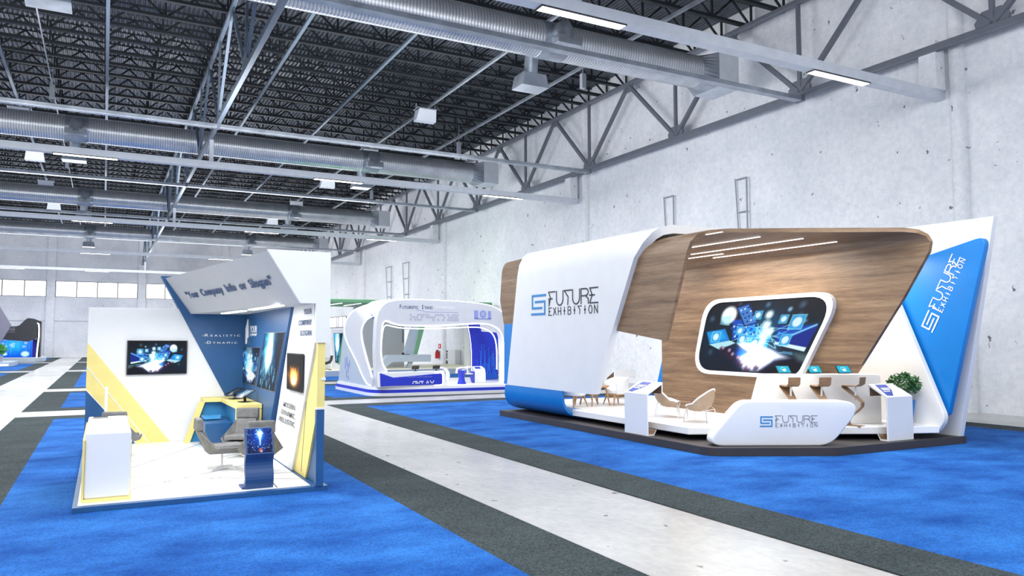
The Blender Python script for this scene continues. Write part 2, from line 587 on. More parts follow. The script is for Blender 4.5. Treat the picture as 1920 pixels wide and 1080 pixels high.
def pic_hand(w, h):
    """open palm carrying glowing devices, blurred lights behind"""
    rnd = random.Random(3)
    p = Pic(w, h, (0.05, 0.055, 0.1), (0.03, 0.07, 0.14))
    p.glow(0.08, 0.45, 0.5, (0.0, 0.07, 0.08), 1)
    p.glow(0.95, 0.5, 0.4, (0.0, 0.07, 0.07), 1)
    for x, y, r, k in ((.08, .74, .06, .35), (.13, .28, .06, .25), (.53, .9, .05, .45), (.71, .83, .045, .9), (.79, .88, .07, .35), (.8, .75, .06, .3), (.86, .68, .035, .55), (.3, .93, .04, .25)):
        p.disc(x, y, r, (0.62, 0.74, 0.86), k, 0.8)
    # screens in the middle
    p.poly([(.27, .72), (.47, .72), (.5, .42), (.31, .46)], (0.03, 0.28, 0.72), .9)
    p.poly([(.42, .62), (.64, .6), (.64, .34), (.46, .36)], (0.05, 0.45, 0.8), .85)
    p.glow(.55, .55, .3, (0.0, 0.3, 0.42), .9, 2)
    # tilted laptop
    p.poly([(.05, .56), (.22, .6), (.29, .44), (.105, .38)], (0.04, 0.5, 0.85), .97)
    p.poly([(.07, .53), (.2, .57), (.25, .47), (.12, .42)], (0.2, 0.75, 0.97), .6, .05)
    p.poly([(.1, .385), (.29, .44), (.35, .41), (.22, .31)], (0.75, 0.96, 1.0), .92)
    # monitor
    p.poly([(.66, .63), (.965, .63), (.955, .32), (.69, .4)], (0.02, 0.16, 0.55), .97)
    p.poly([(.68, .56), (.9, .62), (.8, .5), (.7, .44)], (0.05, 0.4, 0.85), .7, .08)
    p.line((.74, .46), (.95, .63), .014, (0.55, 0.85, 1.0), .85)
    p.poly([(.69, .43), (.955, .36), (.953, .31), (.69, .395)], (0.88, 0.98, 1.0), .97)
    p.poly([(.79, .31), (.86, .3), (.88, .26), (.75, .29)], (0.35, 0.6, 0.75), .8)
    # network
    for _ in range(46):
        a = rnd.uniform(0, 2 * PI); r = rnd.uniform(.1, .3)
        p.line((.53 + rnd.uniform(-.12, .1), .52 + rnd.uniform(-.1, .1)), (.53 + math.cos(a) * r, .53 + math.sin(a) * r * .8), .0045, (0.6, 0.92, 1.0), .75)
    for _ in range(60):
        p.disc(rnd.gauss(.48, .09), rnd.gauss(.53, .08), rnd.uniform(.008, .026), rnd.choice([(0.03, 0.25, 0.65), (0.85, 0.98, 1), (0.2, 0.7, 0.95)]), .85, .4)
    # bokeh and white figure
    p.disc(.226, .78, .14, (0.97, 0.99, 1.0), 1, .3)
    p.poly([(.16, .76), (.25, .78), (.25, .64), (.16, .66)], (0.6, 0.92, 1.0), .55)
    for x, y, r in ((.565, .77, .075), (.57, .64, .085), (.585, .53, .11), (.57, .42, .1), (.62, .56, .07)):
        p.disc(x, y, r, (0.96, 1.0, 1.0), .95, .6)
    # phone
    p.poly([(.272, .885), (.375, .935), (.498, .67), (.385, .62)], (0.05, 0.13, 0.38), 1)
    p.poly([(.287, .87), (.37, .91), (.482, .68), (.39, .64)], (0.28, 0.55, 0.88), .85)
    for i in range(3):
        for j in range(4):
            p.disc(.322 + .028 * i + .026 * j, .84 - .05 * j + .018 * i, .016, rnd.choice([(0.05, .12, .3), (.9, .97, 1)]), .9, .4)
    for x, y, k in ((.8, .67, 1.0), (.69, .71, .6), (.765, .45, .8), (.475, .77, .6), (.15, .49, .8), (.4, .46, .7), (.36, .57, .6), (.52, .41, .7)):
        a = .055 * k
        p.poly([(x - a, y + a * 1.7), (x + a, y + a * 1.7), (x + a, y - a * 1.7), (x - a, y - a * 1.7)], (0.5, 0.88, 1.0), .75)
        p.poly([(x - a * .85, y + a * 1.45), (x + a * .85, y + a * 1.45), (x + a * .85, y - a * 1.45), (x - a * .85, y - a * 1.45)], (0.12, 0.55, 0.85), .7)
        p.disc(x, y, .07 * k, (0.95, 1.0, 1.0), .85, .3)
    # palm, fingers, wrist
    p.poly([(.3, .36), (.42, .42), (.6, .36), (.88, .22), (.72, .04), (.5, .06)], (0.86, 0.9, 1.0), 1, .05)
    p.poly([(.74, .2), (1.05, .27), (1.05, -.1), (.6, -.1), (.65, .06)], (0.03, 0.04, 0.12), .97, .06)
    p.poly([(.86, .3), (1.05, .27), (1.05, .14), (.93, .2)], (0.35, 0.45, 0.46), .8, .06)
    p.poly([(.25, .345), (.36, .4), (.5, .29), (.4, .2)], (0.04, 0.12, 0.24), 1, .02)
    p.glow(.43, .25, .08, (0.05, 0.35, 1.0), 1.1)
    for x, y, r in ((.235, .31, .05), (.3, .28, .062), (.34, .23, .06), (.4, .19, .062), (.45, .13, .062), (.53, .07, .065), (.61, .09, .05)):
        p.disc(x, y, r * 1.25, (0.17, 0.09, 0.2), .9, .6)
        p.disc(x + .012, y + .03, r * .6, (0.86, 0.66, 0.74), .9, .8)
    p.glow(.55, .24, .16, (0.95, 0.97, 1.0), 1.2, 2, .13)
    p.glow(.66, .24, .14, (0.8, 0.85, 1.0), .9, 2, .09)
    p.glow(.45, .37, .1, (0.9, 0.85, 0.95), .7, 2, .05)
    return p.a

def pic_rain(w, h, seed=1, warm=False):
    rnd = random.Random(seed)
    p = Pic(w, h, (0.05, 0.26, 0.42), (0.03, 0.13, 0.24))
    for _ in range(150):
        x = rnd.random(); y = rnd.random(); L = rnd.uniform(.03, .18)
        c = rnd.choice([(0.35, 0.75, 0.92), (0.06, 0.4, 0.62), (0.02, 0.09, 0.2), (0.1, 0.5, 0.75)])
        p.line((x, y), (x, y + L), rnd.uniform(.008, .022), c, rnd.uniform(.3, .75))
    p.poly([(.66, 1.05), (1.05, 1.05), (1.05, .1), (.82, .45)], (0.02, 0.1, 0.22), .85, .12)
    p.glow(.3, .85, .16, (0.35, 0.6, 0.65), 1.0, 2, .5)
    p.poly([(.3, 1.05), (.52, 1.05), (.6, .5), (.42, .3), (.3, .5)], (0.93, 1.0, 1.0), .95, .12)
    p.glow(.44, .6, .16, (0.7, 0.8, 0.8), 1.0, 2, .26)
    for _ in range(26):
        x = rnd.uniform(.1, .9); y = rnd.uniform(.0, .4)
        p.line((x, y), (x, y + rnd.uniform(.03, .1)), .012, (0.7, 0.95, 1.0), .6)
    return p.a

def pic_fire(w, h):
    rnd = random.Random(5)
    p = Pic(w, h, (0.015, 0.012, 0.012), (0.03, 0.02, 0.012))
    p.glow(.5, .38, .26, (0.62, 0.28, 0.06), 1.0, 2, .25)
    for _ in range(30):
        x = .5 + rnd.gauss(0, .12)
        p.line((x, rnd.uniform(.25, .45)), (x + rnd.uniform(-.05, .05), rnd.uniform(.42, .66)), .014, (0.95, 0.62, 0.25), .45)
    p.glow(.52, .36, .15, (1.0, 0.85, 0.55), 1.0, 2, .2)
    p.glow(.5, .23, .1, (1.0, 1.0, 0.9), 1.0, 2, .1)
    return p.a

def pic_spark(w, h):
    rnd = random.Random(9)
    p = Pic(w, h, (0.01, 0.1, 0.35), (0.01, 0.05, 0.2))
    p.glow(.5, .6, .5, (0.0, 0.22, 0.5), 1)
    for _ in range(170):
        p.disc(rnd.random(), rnd.random(), rnd.uniform(.008, .032), rnd.choice([(0.2, 0.6, 1), (0.7, 0.92, 1), (0.05, 0.35, 0.85)]), .85, .6)
    for _ in range(60):
        p.disc(rnd.gauss(.52, .1), .8 + rnd.gauss(0, .07), rnd.uniform(.012, .03), rnd.choice([(0.9, 0.98, 1), (0.5, 0.85, 1)]), .9, .5)
    p.glow(.52, .77, .13, (1, 1, 1), 1.2, 2, .17)
    p.poly([(.46, .7), (.58, .7), (.53, .3), (.5, .3)], (0.9, 0.97, 1), .9, .05)
    p.disc(.52, .1, .13, (0.75, 0.4, 0.42), .95, .5)
    p.disc(.55, .05, .07, (0.95, 0.85, 0.85), .8, .6)
    return p.a

def pic_cloud(w, h):
    p = Pic(w, h, (0.1, 0.74, 0.86), (0.14, 0.7, 0.84))
    for a in range(20, 170, 18):
        p.disc(.5 + .22 * math.cos(math.radians(a)), .45 + .36 * math.sin(math.radians(a)), .07, (0.95, 1, 1), .8, .6)
    for x, y, r in ((.42, .4, .15), (.55, .45, .18), (.62, .33, .13), (.5, .3, .14)):
        p.disc(x, y, r, (0.97, 1, 1), 1, .4)
    return p.a

def pic_city(w, h):
    rnd = random.Random(11)
    p = Pic(w, h, (0.25, 0.5, 0.95), (0.02, 0.3, 0.85))
    p.glow(.3, .8, .3, (0.6, 0.3, 0.3), .9)
    p.glow(.75, .6, .4, (0.0, 0.35, 0.3), .9)
    for _ in range(60):
        x = rnd.random()
        p.line((x, rnd.random()), (x, rnd.random()), .006, (0.55, 0.85, 1), .4)
    for _ in range(26):
        p.ringd(rnd.random(), rnd.uniform(.3, 1), .04, .012, (0.95, 0.98, 1), .9)
    for x, r in ((.5, .2), (.9, .18), (.62, .1)):
        p.disc(x, .18, r, (0.85, 1, 0.97), .95, .4)
    return p.a

def picture(name, arr, corners, parent, m, clip=None):
    """arr (rows from the bottom) on the quad corners = BL, BR, TR, TL (3-D); clip = keep-test on (s,t)"""
    h, w, _ = arr.shape
    BL, BR, TR, TL = (Vector(c) for c in corners)
    l = parent_loc(parent)
    vs = []
    for j in range(h):
        t = j / (h - 1)
        A = BL.lerp(TL, t); B = BR.lerp(TR, t)
        for i in range(w):
            vs.append(A.lerp(B, i / (w - 1)) - l)
    fs = []
    for j in range(h - 1):
        for i in range(w - 1):
            if clip is None or clip((i + .5) / (w - 1), (j + .5) / (h - 1)):
                fs.append((j * w + i, j * w + i + 1, (j + 1) * w + i + 1, (j + 1) * w + i))
    me = bpy.data.meshes.new(name)
    me.from_pydata(vs, [], fs)
    at = me.attributes.new('paint', 'FLOAT_COLOR', 'POINT')
    c = np.clip(arr, 0, 1.15).reshape(-1, 3) ** 2.2
    at.data.foreach_set('color', np.concatenate([c, np.ones((len(c), 1))], 1).astype(np.float32).ravel())
    me.materials.append(m)
    o = bpy.data.objects.new(name, me)
    COL.objects.link(o)
    o.parent = parent
    return o

# ================================================================ THE HALL
FX0, FX1, FY0, FY1 = -40, 25.1, -14, 112
ZC = 17.3
struct(MB().box(FX0, FX1 + .3, FY0, FY1 + .3, -0.3, 0.0).build('floor', M['floorc']))
struct(MB().box(FX1, FX1 + .3, FY0, FY1 + .3, 0, ZC).build('wall_right', M['wallc']))
PIL = [-26.65, -16.35, -6.05, 4.25, 14.55, 24.7]
WZ0, WZ1 = 7.64, 9.66
fw = MB().box(FX0, FX1, FY1, FY1 + .3, 0, WZ0).box(FX0, FX1, FY1, FY1 + .3, WZ1, ZC)
for p in PIL:
    fw.box(p - .5, p + .5, FY1, FY1 + .3, WZ0, WZ1)
fw.box(FX0, PIL[0] - .5, FY1, FY1 + .3, WZ0, WZ1)
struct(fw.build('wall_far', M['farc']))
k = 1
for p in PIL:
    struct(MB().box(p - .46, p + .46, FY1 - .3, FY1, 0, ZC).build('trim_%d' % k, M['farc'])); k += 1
struct(MB().box(FX0, FX1, FY1 - .03, FY1, 4.56, 4.62).build('trim_%d' % k, mat('joint_grey', (0.55, 0.56, 0.58), 0.8, var=0.05))); k += 1
for y in (15.15, 37.6, 58.95, 81.3):
    b = MB().tube([(25.08, y, 0), (25.08, y, ZC)], .26, 14)
    struct(b.build('trim_%d' % k, M['wallc'], smooth=True)); k += 1
for i, (a, b) in enumerate(zip(PIL[:-1], PIL[1:])):
    x0, x1 = a + .5, b - .5
    w = MB().box(x0, x1, FY1 + .05, FY1 + .07, WZ0, WZ1)
    o = struct(w.build('window_%d' % (i + 1), M['pane']))
    f = MB()
    for j in range(5):
        x = x0 + (x1 - x0) * j / 4
        f.box(x - .05, x + .05, FY1 - .02, FY1 + .06, WZ0, WZ1)
    f.box(x0, x1, FY1 - .02, FY1 + .06, WZ0, WZ0 + .06).box(x0, x1, FY1 - .02, FY1 + .06, WZ1 - .06, WZ1)
    f.build('window_frame', M['darkgrey'], o)
w = MB().box(25.04, 25.06, 88.2, 99.5, 3.8, 4.95)
o = struct(w.build('window_6', M['pane']))
f = MB()
for y in (88.2, 89.6, 91.5, 92.2, 99.5):
    f.box(24.98, 25.08, y - .07, y + .07, 3.75, 5.0)
f.box(24.98, 25.08, 88.2, 99.5, 3.7, 3.8).box(24.98, 25.08, 88.2, 99.5, 4.95, 5.05)
f.build('window_frame', M['ladder'], o)

# corrugated roof deck, flutes along y
rows = [[], []]
x = -16.6
while x < 25.4:
    for dx, z in ((0, ZC - .09), (.07, ZC - .09), (.1, ZC), (.17, ZC)):
        rows[0].append((x + dx, FY0, z)); rows[1].append((x + dx, FY1 + .3, z))
    x += .2
struct(MB().grid(rows).build('ceiling', M['deckroof'], solid=.02))

# open web joists
def joist(x0, x1, y, n):
    t = thing('roof_joist', 'dark open web steel joist spanning between two roof trusses under the metal deck', 'joist', (x0, y, 16.1), 0, 'open web joists under the roof deck')
    L = x1 - x0
    MB().box(0, L, -.1, .1, 0, .13).build('bottom_chord', M['joist'], t, world=False)
    MB().box(-.2, L + .2, -.05, .05, 1.05, 1.1).build('top_chord', M['joist'], t, world=False)
    w = MB()
    s = L / n
    for i in range(n + 1):
        w.bar((i * s, 0, .05), (i * s, 0, 1.06), .08)
        if i < n:
            w.bar((i * s, 0, .05), (i * s + s / 2, 0, 1.06), .08).bar((i * s + s / 2, 0, 1.06), (i * s + s, 0, .05), .08)
    w.build('web', M['joist'], t, world=False)
    return t
jA = joist(4.3, 24.9, 20.46, 9)
jB = joist(-16.3, 4.2, 20.46, 9)
for i in range(1, 50):
    y = 20.46 + 1.84 * i
    dup(jA, (4.3, y, 16.1))
    dup(jB, (-16.3, y, 16.1))

# main trusses along y
def truss(x, label, m, w):
    t = thing('roof_truss', label, 'truss', (x, 6.01, 12.15))
    sp = 7.56
    MB().box(-w * .75, w * .75, -8, 106, -.12, .12).build('bottom_chord', m, t, world=False, bevel=.02)
    MB().box(-w * .7, w * .7, -8, 106, 3.75, 3.95).build('top_chord', m, t, world=False, bevel=.02)
    dg = [MB().bar((0, 0, .1), (0, sp / 2, 3.8), w, w).build('diagonal', m, t, world=False),
          MB().bar((0, sp / 2, 3.8), (0, sp, .1), w, w).build('diagonal', m, t, world=False)]
    vt = MB().bar((0, 0, .1), (0, 0, 3.8), w * .8, w * .8, (0, 1, 0)).build('vertical', m, t, world=False)
    g1 = MB().yz([(-.5, .1), (.5, .1), (.55, .3), (.3, .62), (-.3, .62), (-.55, .3)], -.05, .05).build('gusset_plate', m, t, world=False)
    g2 = MB().yz([(-.4, 3.78), (.4, 3.78), (.3, 3.4), (-.3, 3.4)], -.05, .05).build('gusset_plate', m, t, world=False)
    for i in range(1, 14):
        for o in dg + [vt, g1]:
            c = o.copy(); COL.objects.link(c); c.location = (0, i * sp, 0)
        c = g2.copy(); COL.objects.link(c); c.location = (0, (i + .5) * sp, 0)
    g2.location = (0, sp / 2, 0)
    return t
truss(24.4, 'grey steel roof truss running along the white concrete side wall', M['steel'], .17)
truss(4.27, 'pale blue steel roof truss running down the middle of the hall ceiling', M['bluesteel'], .12)

# cross beams under the trusses
BL = ['bright galvanised cross beam crossing in front of the nearest spiral duct', 'thin grey cross beam just above the second spiral duct', 'pale cross beam between the second and third spiral ducts',
      'thin grey cross beam between third and fourth spiral ducts', 'thin cross beam past the fourth spiral duct before the far wall', 'last thin cross beam hanging close before the far wall windows']
for i in range(6):
    y = 21.05 + 15.1 * i
    t = thing('cross_beam', BL[i], 'beam', (4.27, y, 11.86), 0, 'cross beams under the trusses')
    MB().box(-20.4, 20.1, -.16, .16, 0, .17).build('beam', M['galv'], t, world=False, bevel=.012)
    for x in (20.02, 0):
        MB().box(x - .06, x + .06, -.2, .2, -.02, .2).build('bracket', M['steel'], t, world=False)

# suspended light channels with strip lights
CY = [15.8, 38.6, 60.35, 83.0, 105.0]
CL = ['pale steel light channel nearest the camera, ending at the side wall', 'pale steel light channel below the second spiral duct', 'pale steel light channel just past the third spiral duct', 'thin light channel hanging before the far wall, the upper one', 'thin light channel hanging before the far wall, the lowest one']
LX = [-10.9, -2.2, 9.2, 18.75]
for i, y in enumerate(CY):
    t = thing('light_channel', CL[i], 'light channel', (4.27, y, 10.53), 0, 'suspended light channels')
    MB().box(-20.3, 20.8, -.19, .19, 0, .06).box(-20.3, 20.8, -.19, -.17, .06, .3).box(-20.3, 20.8, .17, .19, .06, .3).build('channel', M['channel'], t, world=False)
    MB().box(-.09, .09, -.12, .12, .02, 1.35).build('hanger', M['channel'], t, world=False)
    MB().box(20.1, 20.6, -.35, .25, .25, 1.9).build('wall_bracket', M['wallc'], t, world=False)
    ends = ['near the side wall end', 'on the middle stretch', 'left of the middle truss', 'far left']
    names = ['nearest channel', 'channel below the second duct', 'channel past the third duct', 'upper far channel', 'lowest far channel']
    for j, x in enumerate(LX):
        if (i == 0 and j < 2) or (j == 0 and i < 4):
            continue
        l = thing('strip_light', 'lit white strip light under the %s, %s' % (names[i], ends[3 - j]), 'strip light', (x, y, 10.5), 0, 'strip lights under the channels')
        MB().box(0, 2.5, -.14, .14, -.012, .0).build('diffuser', M['tube'], l, world=False)
        MB().box(-.03, 2.53, -.165, .165, -.006, .03).build('housing', M['darkgrey'], l, world=False)

# spiral ducts
DL = ['large spiral duct nearest the camera, ending in a square box at the wall', 'second spiral duct across the hall, crossing the picture at mid height', 'third spiral duct across the hall', 'farthest spiral duct, close before the far wall']
for i in range(4):
    y = 24.3 + 22.45 * i
    t = thing('spiral_duct', DL[i], 'duct', (4.27, y, 13.65), 0, 'spiral ducts across the hall')
    r = .68
    MB().tube([(-20.4, 0, 0), (17.4, 0, 0)], r, 32).build('pipe', M['duct'], t, world=False, smooth=True)
    n = 32
    sq = []
    ci = []
    for q in range(n + 1):
        a = 2 * PI * q / n
        c, s = math.cos(a), math.sin(a)
        mx = max(abs(c), abs(s))
        ci.append((17.4, r * c, r * s)); sq.append((18.1, .8 * c / mx, .72 * s / mx))
    MB().grid([ci, sq]).build('transition', M['galv'], t, world=False)
    MB().box(18.1, 19.2, -.8, .8, -.72, .72).build('end_box', M['channel'], t, world=False, bevel=.015)
    for x in (-5.9, 10.3):
        MB().tube([(x - .55, 0, 0), (x + .55, 0, 0)], r + .025, 32).build('collar', M['galv'], t, world=False, smooth=True)
        e = MB().tube(chaikin([(x, -.5, .1), (x, -1.15, .16), (x, -1.25, -.5)], 3), .3, 16).build('elbow', M['galv'], t, world=False, smooth=True)
        MB().box(x - .5, x + .5, -1.5, -1.0, -.62, -.3).build('outlet_box', M['galv'], e, bevel=.02, world=False)
        e = MB().tube(chaikin([(x - .1, .5, 0), (x - .1, 1.2, 0), (x - .1, 1.25, -.95)], 3), .27, 16).build('elbow', M['galv'], t, world=False, smooth=True)
        q = x - .1
        MB().hexa([(q - .6, .85, -1.5), (q + .6, .85, -1.5), (q + .6, 1.75, -1.5), (q - .6, 1.75, -1.5)], [(q - .5, .9, -.95), (q + .5, .9, -.95), (q + .5, 1.7, -.95), (q - .5, 1.7, -.95)]).build('outlet_box', M['galv'], e, world=False, bevel=.02)

# pipes along y
PN = {20.02: 'closest to the side wall', 15.85: 'carrying the right row of white heaters', 11.45: 'third from the side wall', 7.06: 'just right of the middle truss', -.25: 'first left of the middle truss', -4.55: 'carrying the left row of white heaters'}
for x, s in PN.items():
    t = thing('ceiling_pipe', 'thin square steel pipe under the joists, ' + s, 'pipe', (x, 58, 15.5), 0, 'steel pipes under the joists')
    MB().box(-.07, .07, -45, 53, -.06, .06).build('pipe', M['bluesteel'] if x < 12 else M['galv'], t, world=False)
    h = MB().box(-.02, .02, -.02, .02, .05, 1.7).build('hanger', M['joist'], t, world=False)
    for q in range(-4, 6):
        c = h.copy(); COL.objects.link(c); c.location = (0, 8 * q + 3.2, 0)
t = thing('ceiling_cable', 'thin grey cable strung along the ceiling left of the middle truss', 'cable', (-2.78, 58, 15.6))
MB().tube([(0, -35, 0), (0, 53, 0)], .03, 6).build('cable', M['ladder'], t, world=False)

def heater(x, y, lab):
    t = thing('unit_heater', lab, 'heater', (x, y, 14.95), 0, 'white box heaters under the joists')
    MB().hexa([(-.6, -.15, -.38), (.6, -.15, -.38), (.6, .35, -.38), (-.6, .35, -.38)], [(-.5, -.42, .25), (.5, -.42, .25), (.5, .35, .25), (-.5, .35, .25)]).build('casing', M['heater'], t, world=False, bevel=.03)
    f = MB()
    for s in (-.56, .56):
        f.bar((s, -.3, .3), (s, .4, .3), .05).bar((s, 0, .3), (s, 0, .6), .05)
    f.bar((-.56, -.3, .3), (.56, -.3, .3), .05).bar((-.56, .4, .3), (.56, .4, .3), .05).build('bracket', M['ladder'], t, world=False)
    return t
HN = ['nearest', 'second', 'third', 'fourth', 'farthest']
for x, s in ((15.6, 'right'), (-4.55, 'left')):
    for i, y in enumerate((39.6, 49.9, 61.0, 72.3, 84.0)):
        if x < 0 and i == 0:
            continue
        heater(x, y, 'white box heater hung under the joists, %s in the %s row' % (HN[i], s))
for x, y, z, s in ((20.25, 30.6, 14.95, 'beside the nearest duct'), (20.25, 45.4, 14.95, 'before the second duct'), (20.25, 64, 14.95, 'before the third duct'), (-2.78, 46, 15.36, 'on the cable before the second duct'), (-2.78, 64.6, 15.36, 'on the cable before the third duct')):
    t = thing('junction_box', 'small grey box hanging on a wire ' + s, 'junction box', (x, y, z), 0, 'small boxes hung from the roof')
    MB().box(-.12, .12, -.12, .12, -.4, .35).build('casing', M['ladder'], t, world=False, bevel=.02)
    MB().tube([(0, 0, .3), (0, 0, 1.9)], .02, 6).build('wire', M['ladder'], t, world=False)

for y0, y1, s in ((29.6, 30.4, 'left one above the wooden stand'), (24.66, 25.4, 'right one above the wooden stand'), (72.2, 74.0, 'left one above the curved stand'), (67.3, 69.1, 'right one above the curved stand')):
    t = thing('wall_ladder', 'thin grey ladder frame on the side wall, ' + s, 'ladder', (24.95, y0, 3.2), 0, 'ladder frames on the side wall')
    d = y1 - y0
    a = .055
    MB().bar((0, 0, 0), (0, 0, 6.35), a).build('upright', M['ladder'], t, world=False)
    MB().bar((.05, d * .45, 0), (.05, d, 6.4), a * .8).build('upright', M['ladder'], t, world=False)
    for q in range(5):
        z = 6.35 - 1.5 * q
        MB().bar((0, 0, z), (.05, d * (.45 + .55 * z / 6.4), z), a * .8).build('rung', M['ladder'], t, world=False)

# ---------------------------------------------------------------- carpets
def carpet(x0, x1, y0, y1, lab):
    t = thing('carpet', lab, 'carpet', ((x0 + x1) / 2, (y0 + y1) / 2, 0), 0, 'blue carpets with grey borders')
    b = 1.06
    MB().box(x0 + b, x1 - b, y0 + b, y1 - b, 0, .012).build('field', M['carpet'], t)
    m = MB().box(x0, x0 + b, y0, y1, 0, .012).box(x1 - b, x1, y0, y1, 0, .012).box(x0 + b, x1 - b, y0, y0 + b, 0, .012).box(x0 + b, x1 - b, y1 - b, y1, 0, .012)
    m.build('border', M['border'], t)
    e = .012
    m = MB().box(x0 - e, x0, y0, y1, 0, .009).box(x1, x1 + e, y0, y1, 0, .009)
    m.build('edging', M['black'], t)
    return t
RY = [(-6, 27.65), (29.7, 40.2), (42.5, 63.9), (67.2, 87.2), (90.3, 111.6)]
LAB = {0: 'blue carpet with grey border under the navy and yellow booth', 1: 'short blue and grey carpet just behind the navy and yellow booth', 2: 'blue and grey carpet behind the booth, third row from the camera', 3: 'blue and grey carpet right of the far aisle, fourth row', 4: 'blue and grey carpet against the far wall, right of the aisle'}
for i, (a, b) in enumerate(RY):
    carpet(-2.29, 4.93, a, b, LAB[i])
carpet(7.2, 21.96, *RY[0], 'large blue carpet with grey border under the wood and white stand')
carpet(7.2, 21.96, *RY[1], 'blue and grey carpet under the curved blue and white stand')
carpet(7.2, 21.96, *RY[2], 'blue and grey carpet under the distant green stand')
carpet(-15.5, -4.55, *RY[2], 'blue and grey carpet at the left edge, left of the far aisle')
carpet(-15.5, -4.55, *RY[3], 'blue and grey carpet left of the far aisle under the mauve panel')
carpet(-15.5, -4.55, *RY[4], 'blue and grey carpet under the dark stand at the far wall')

# ================================================================ NAVY, YELLOW AND WHITE BOOTH
Z = .09
st = thing('exhibition_booth', 'small white booth with navy walls, yellow bands and a slanted grey slogan canopy', 'exhibition stand', (1.4, 15.6, .012))
MB().box(-.313, 3.2, 12.18, 19.1, .012, .084).build('platform', M['navy'], st, bevel=.004)
fl = MB().box(-.248, 2.95, 12.3, 18.95, .08, Z).build('floor_panel', M['lift'], st)
g = MB()
for a, b in (((.25, 14.55), (2.95, 12.9)), ((.25, 13.7), (2.95, 13.62)), ((.3, 15.0), (2.3, 18.9)), ((.4, 13.2), (2.95, 15.3)), ((2.45, 12.35), (2.6, 15.9)), ((.42, 16.2), (2.95, 16.0))):
    g.bar((*a, Z), (*b, Z), .018, .003)
g.build('floor_line', M['gap'], fl)
MB().box(-.305, 2.95, 18.95, 19.06, Z, 3.077).build('back_wall', M['white'], st, bevel=.006)
MB().xz([(1.105, 3.81), (2.95, 3.81), (2.95, .28)], 18.9, 19.2).build('back_slab', M['navy'], st)
MB().xz([(-.305, 2.31), (1.386, Z), (.70, Z), (-.305, 1.29)], 18.935, 18.96).build('yellow_band', M['yellow'], st)
MB().xz([(-.305, 1.285), (.70, Z), (-.305, Z)], 18.938, 18.96).build('blue_corner', M['navy'], st)
tr = MB()
tr.bar((-.3, 18.93, 1.785), (.95, 18.93, .105),   .02, .012, (0, 1, 0)).bar((-.3, 18.93, 1.295), (.7, 18.93, Z), .018, .012, (0, 1, 0))
tr.build('white_trim', M['white'], st)
# side wall
MB().box(3.05, 3.11, 12.22, 19.06, Z, 2.97).build('side_wall', M['navy'], st)
MB().yz([(13.84, 2.97), (18.95, 2.97), (18.95, Z), (16.1, Z)], 2.93, 3.05).build('navy_panel', M['navy'], st)
MB().yz([(13.9, 2.97), (12.36, 2.97), (12.28, 2.34), (13.8, Z), (15.7, Z)], 2.98, 3.05).build('white_panel', M['white'], st)
MB().yz([(12.2, 2.35), (12.34, 2.35), (13.95, Z), (12.95, Z), (12.2, 1.29)], 3.02, 3.05).build('yellow_panel', M['yellow'], st)
MB().bar((3.018, 12.92, 1.5), (3.018, 13.25, .15), .012, .004, (1, 0, 0)).build('yellow_panel_joint', M['gap'], st)
c = MB().box(3.0, 3.12, 12.16, 12.26, Z, 1.28).build('column', M['navy'], st)
MB().box(3.0, 3.12, 12.16, 12.26, 1.31, 2.335).build('column_band', M['yellow'], c)
q = MB().box(2.995, 3.125, 12.15, 12.265, 1.28, 1.31)
q.box(3.06, 3.13, 12.15, 12.265, 1.74, 1.78).build('column_trim', M['white'], c)
# canopy
bot = [(1.746, 18.9, 2.96), (2.72, 12.22, 2.96), (3.17, 12.22, 2.96), (3.17, 18.95, 2.96)]
top = [(1.19, 18.9, 3.76), (2.2, 12.22, 3.76), (3.17, 12.22, 3.76), (3.17, 18.95, 3.76)]
cn = MB().hexa(bot, top).build('canopy', M['fascia'], st)
fp = MB().xz([(2.19, 3.78), (3.18, 3.78), (3.185, 2.333), (2.957, 2.333), (2.957, 2.955), (2.715, 2.955)], 12.14, 12.22).build('front_panel', M['white'], cn)
for a, b in (((2.33, 17.95), (2.46, 16.0)), ((2.49, 15.35), (2.6, 13.1))):
    MB().bar((*a, 2.95), (*b, 2.95), .12, .02).build('light_strip', M['led'], st)
U = (0.14386, -0.9896, 0); V = (-0.5608, -0.0815, 0.8239)
Uv = Vector(U); Vv = Vector(V)
P0 = Vector((1.746, 18.9, 2.96))
text('"Your  Company  Info  or  Slogan"', P0 + Uv * .68 + Vv * .39, U, V, .155, M['inkblue'], st, fat=.024, width=5.5, depth=.005, space=1.06)
NX = (0, -1, 0); UP = (0, 0, 1)
for s, y, z in (('YOUR', 13.03, 2.805), ('COMPANY', 13.42, 2.625), ('SLOGAN', 13.3, 2.45)):
    text(s, (2.972, y, z), NX, UP, .085, M['inkblue'], st, space=1.1, fat=.018, width=y - 12.5, depth=.004)
for s, y, z in (('-MODERN', 14.62, 1.15), ('-DYNAMIC', 14.8, 1.0), ('-RELLISTIC', 15.0, .855)):
    text(s, (2.972, y, z), NX, UP, .09, M['greyink'], st, fat=.008, width=y - 13.6, depth=.004)
for s, x, x1, z in (('-Realistic', 2.0, 2.82, 2.445), ('-Dynamic', 2.06, 2.765, 2.278)):
    t0 = s[:2]
    text(t0, (x, 18.885, z), (1, 0, 0), UP, .062, M['inkwhite'], st, width=.125)
    text(' '.join(s[2:].upper()), (x + .17, 18.885, z), (1, 0, 0), UP, .045, M['inkwhite'], st, width=x1 - x - .17)
lg = MB().frame_prism([(18.64, 2.62), (18.36, 2.84), (18.28, 2.43), (18.45, 2.38), (18.5, 2.28), (18.6, 2.27)], (2.905, 0, 0), (0, 1, 0), (0, 0, 1), (1, 0, 0), .02)
lg.build('logo_mark', M['inkwhite'], st)
text('YOUR', (2.922, 18.07, 2.53), NX, UP, .15, M['inkwhite'], st, width=.88)
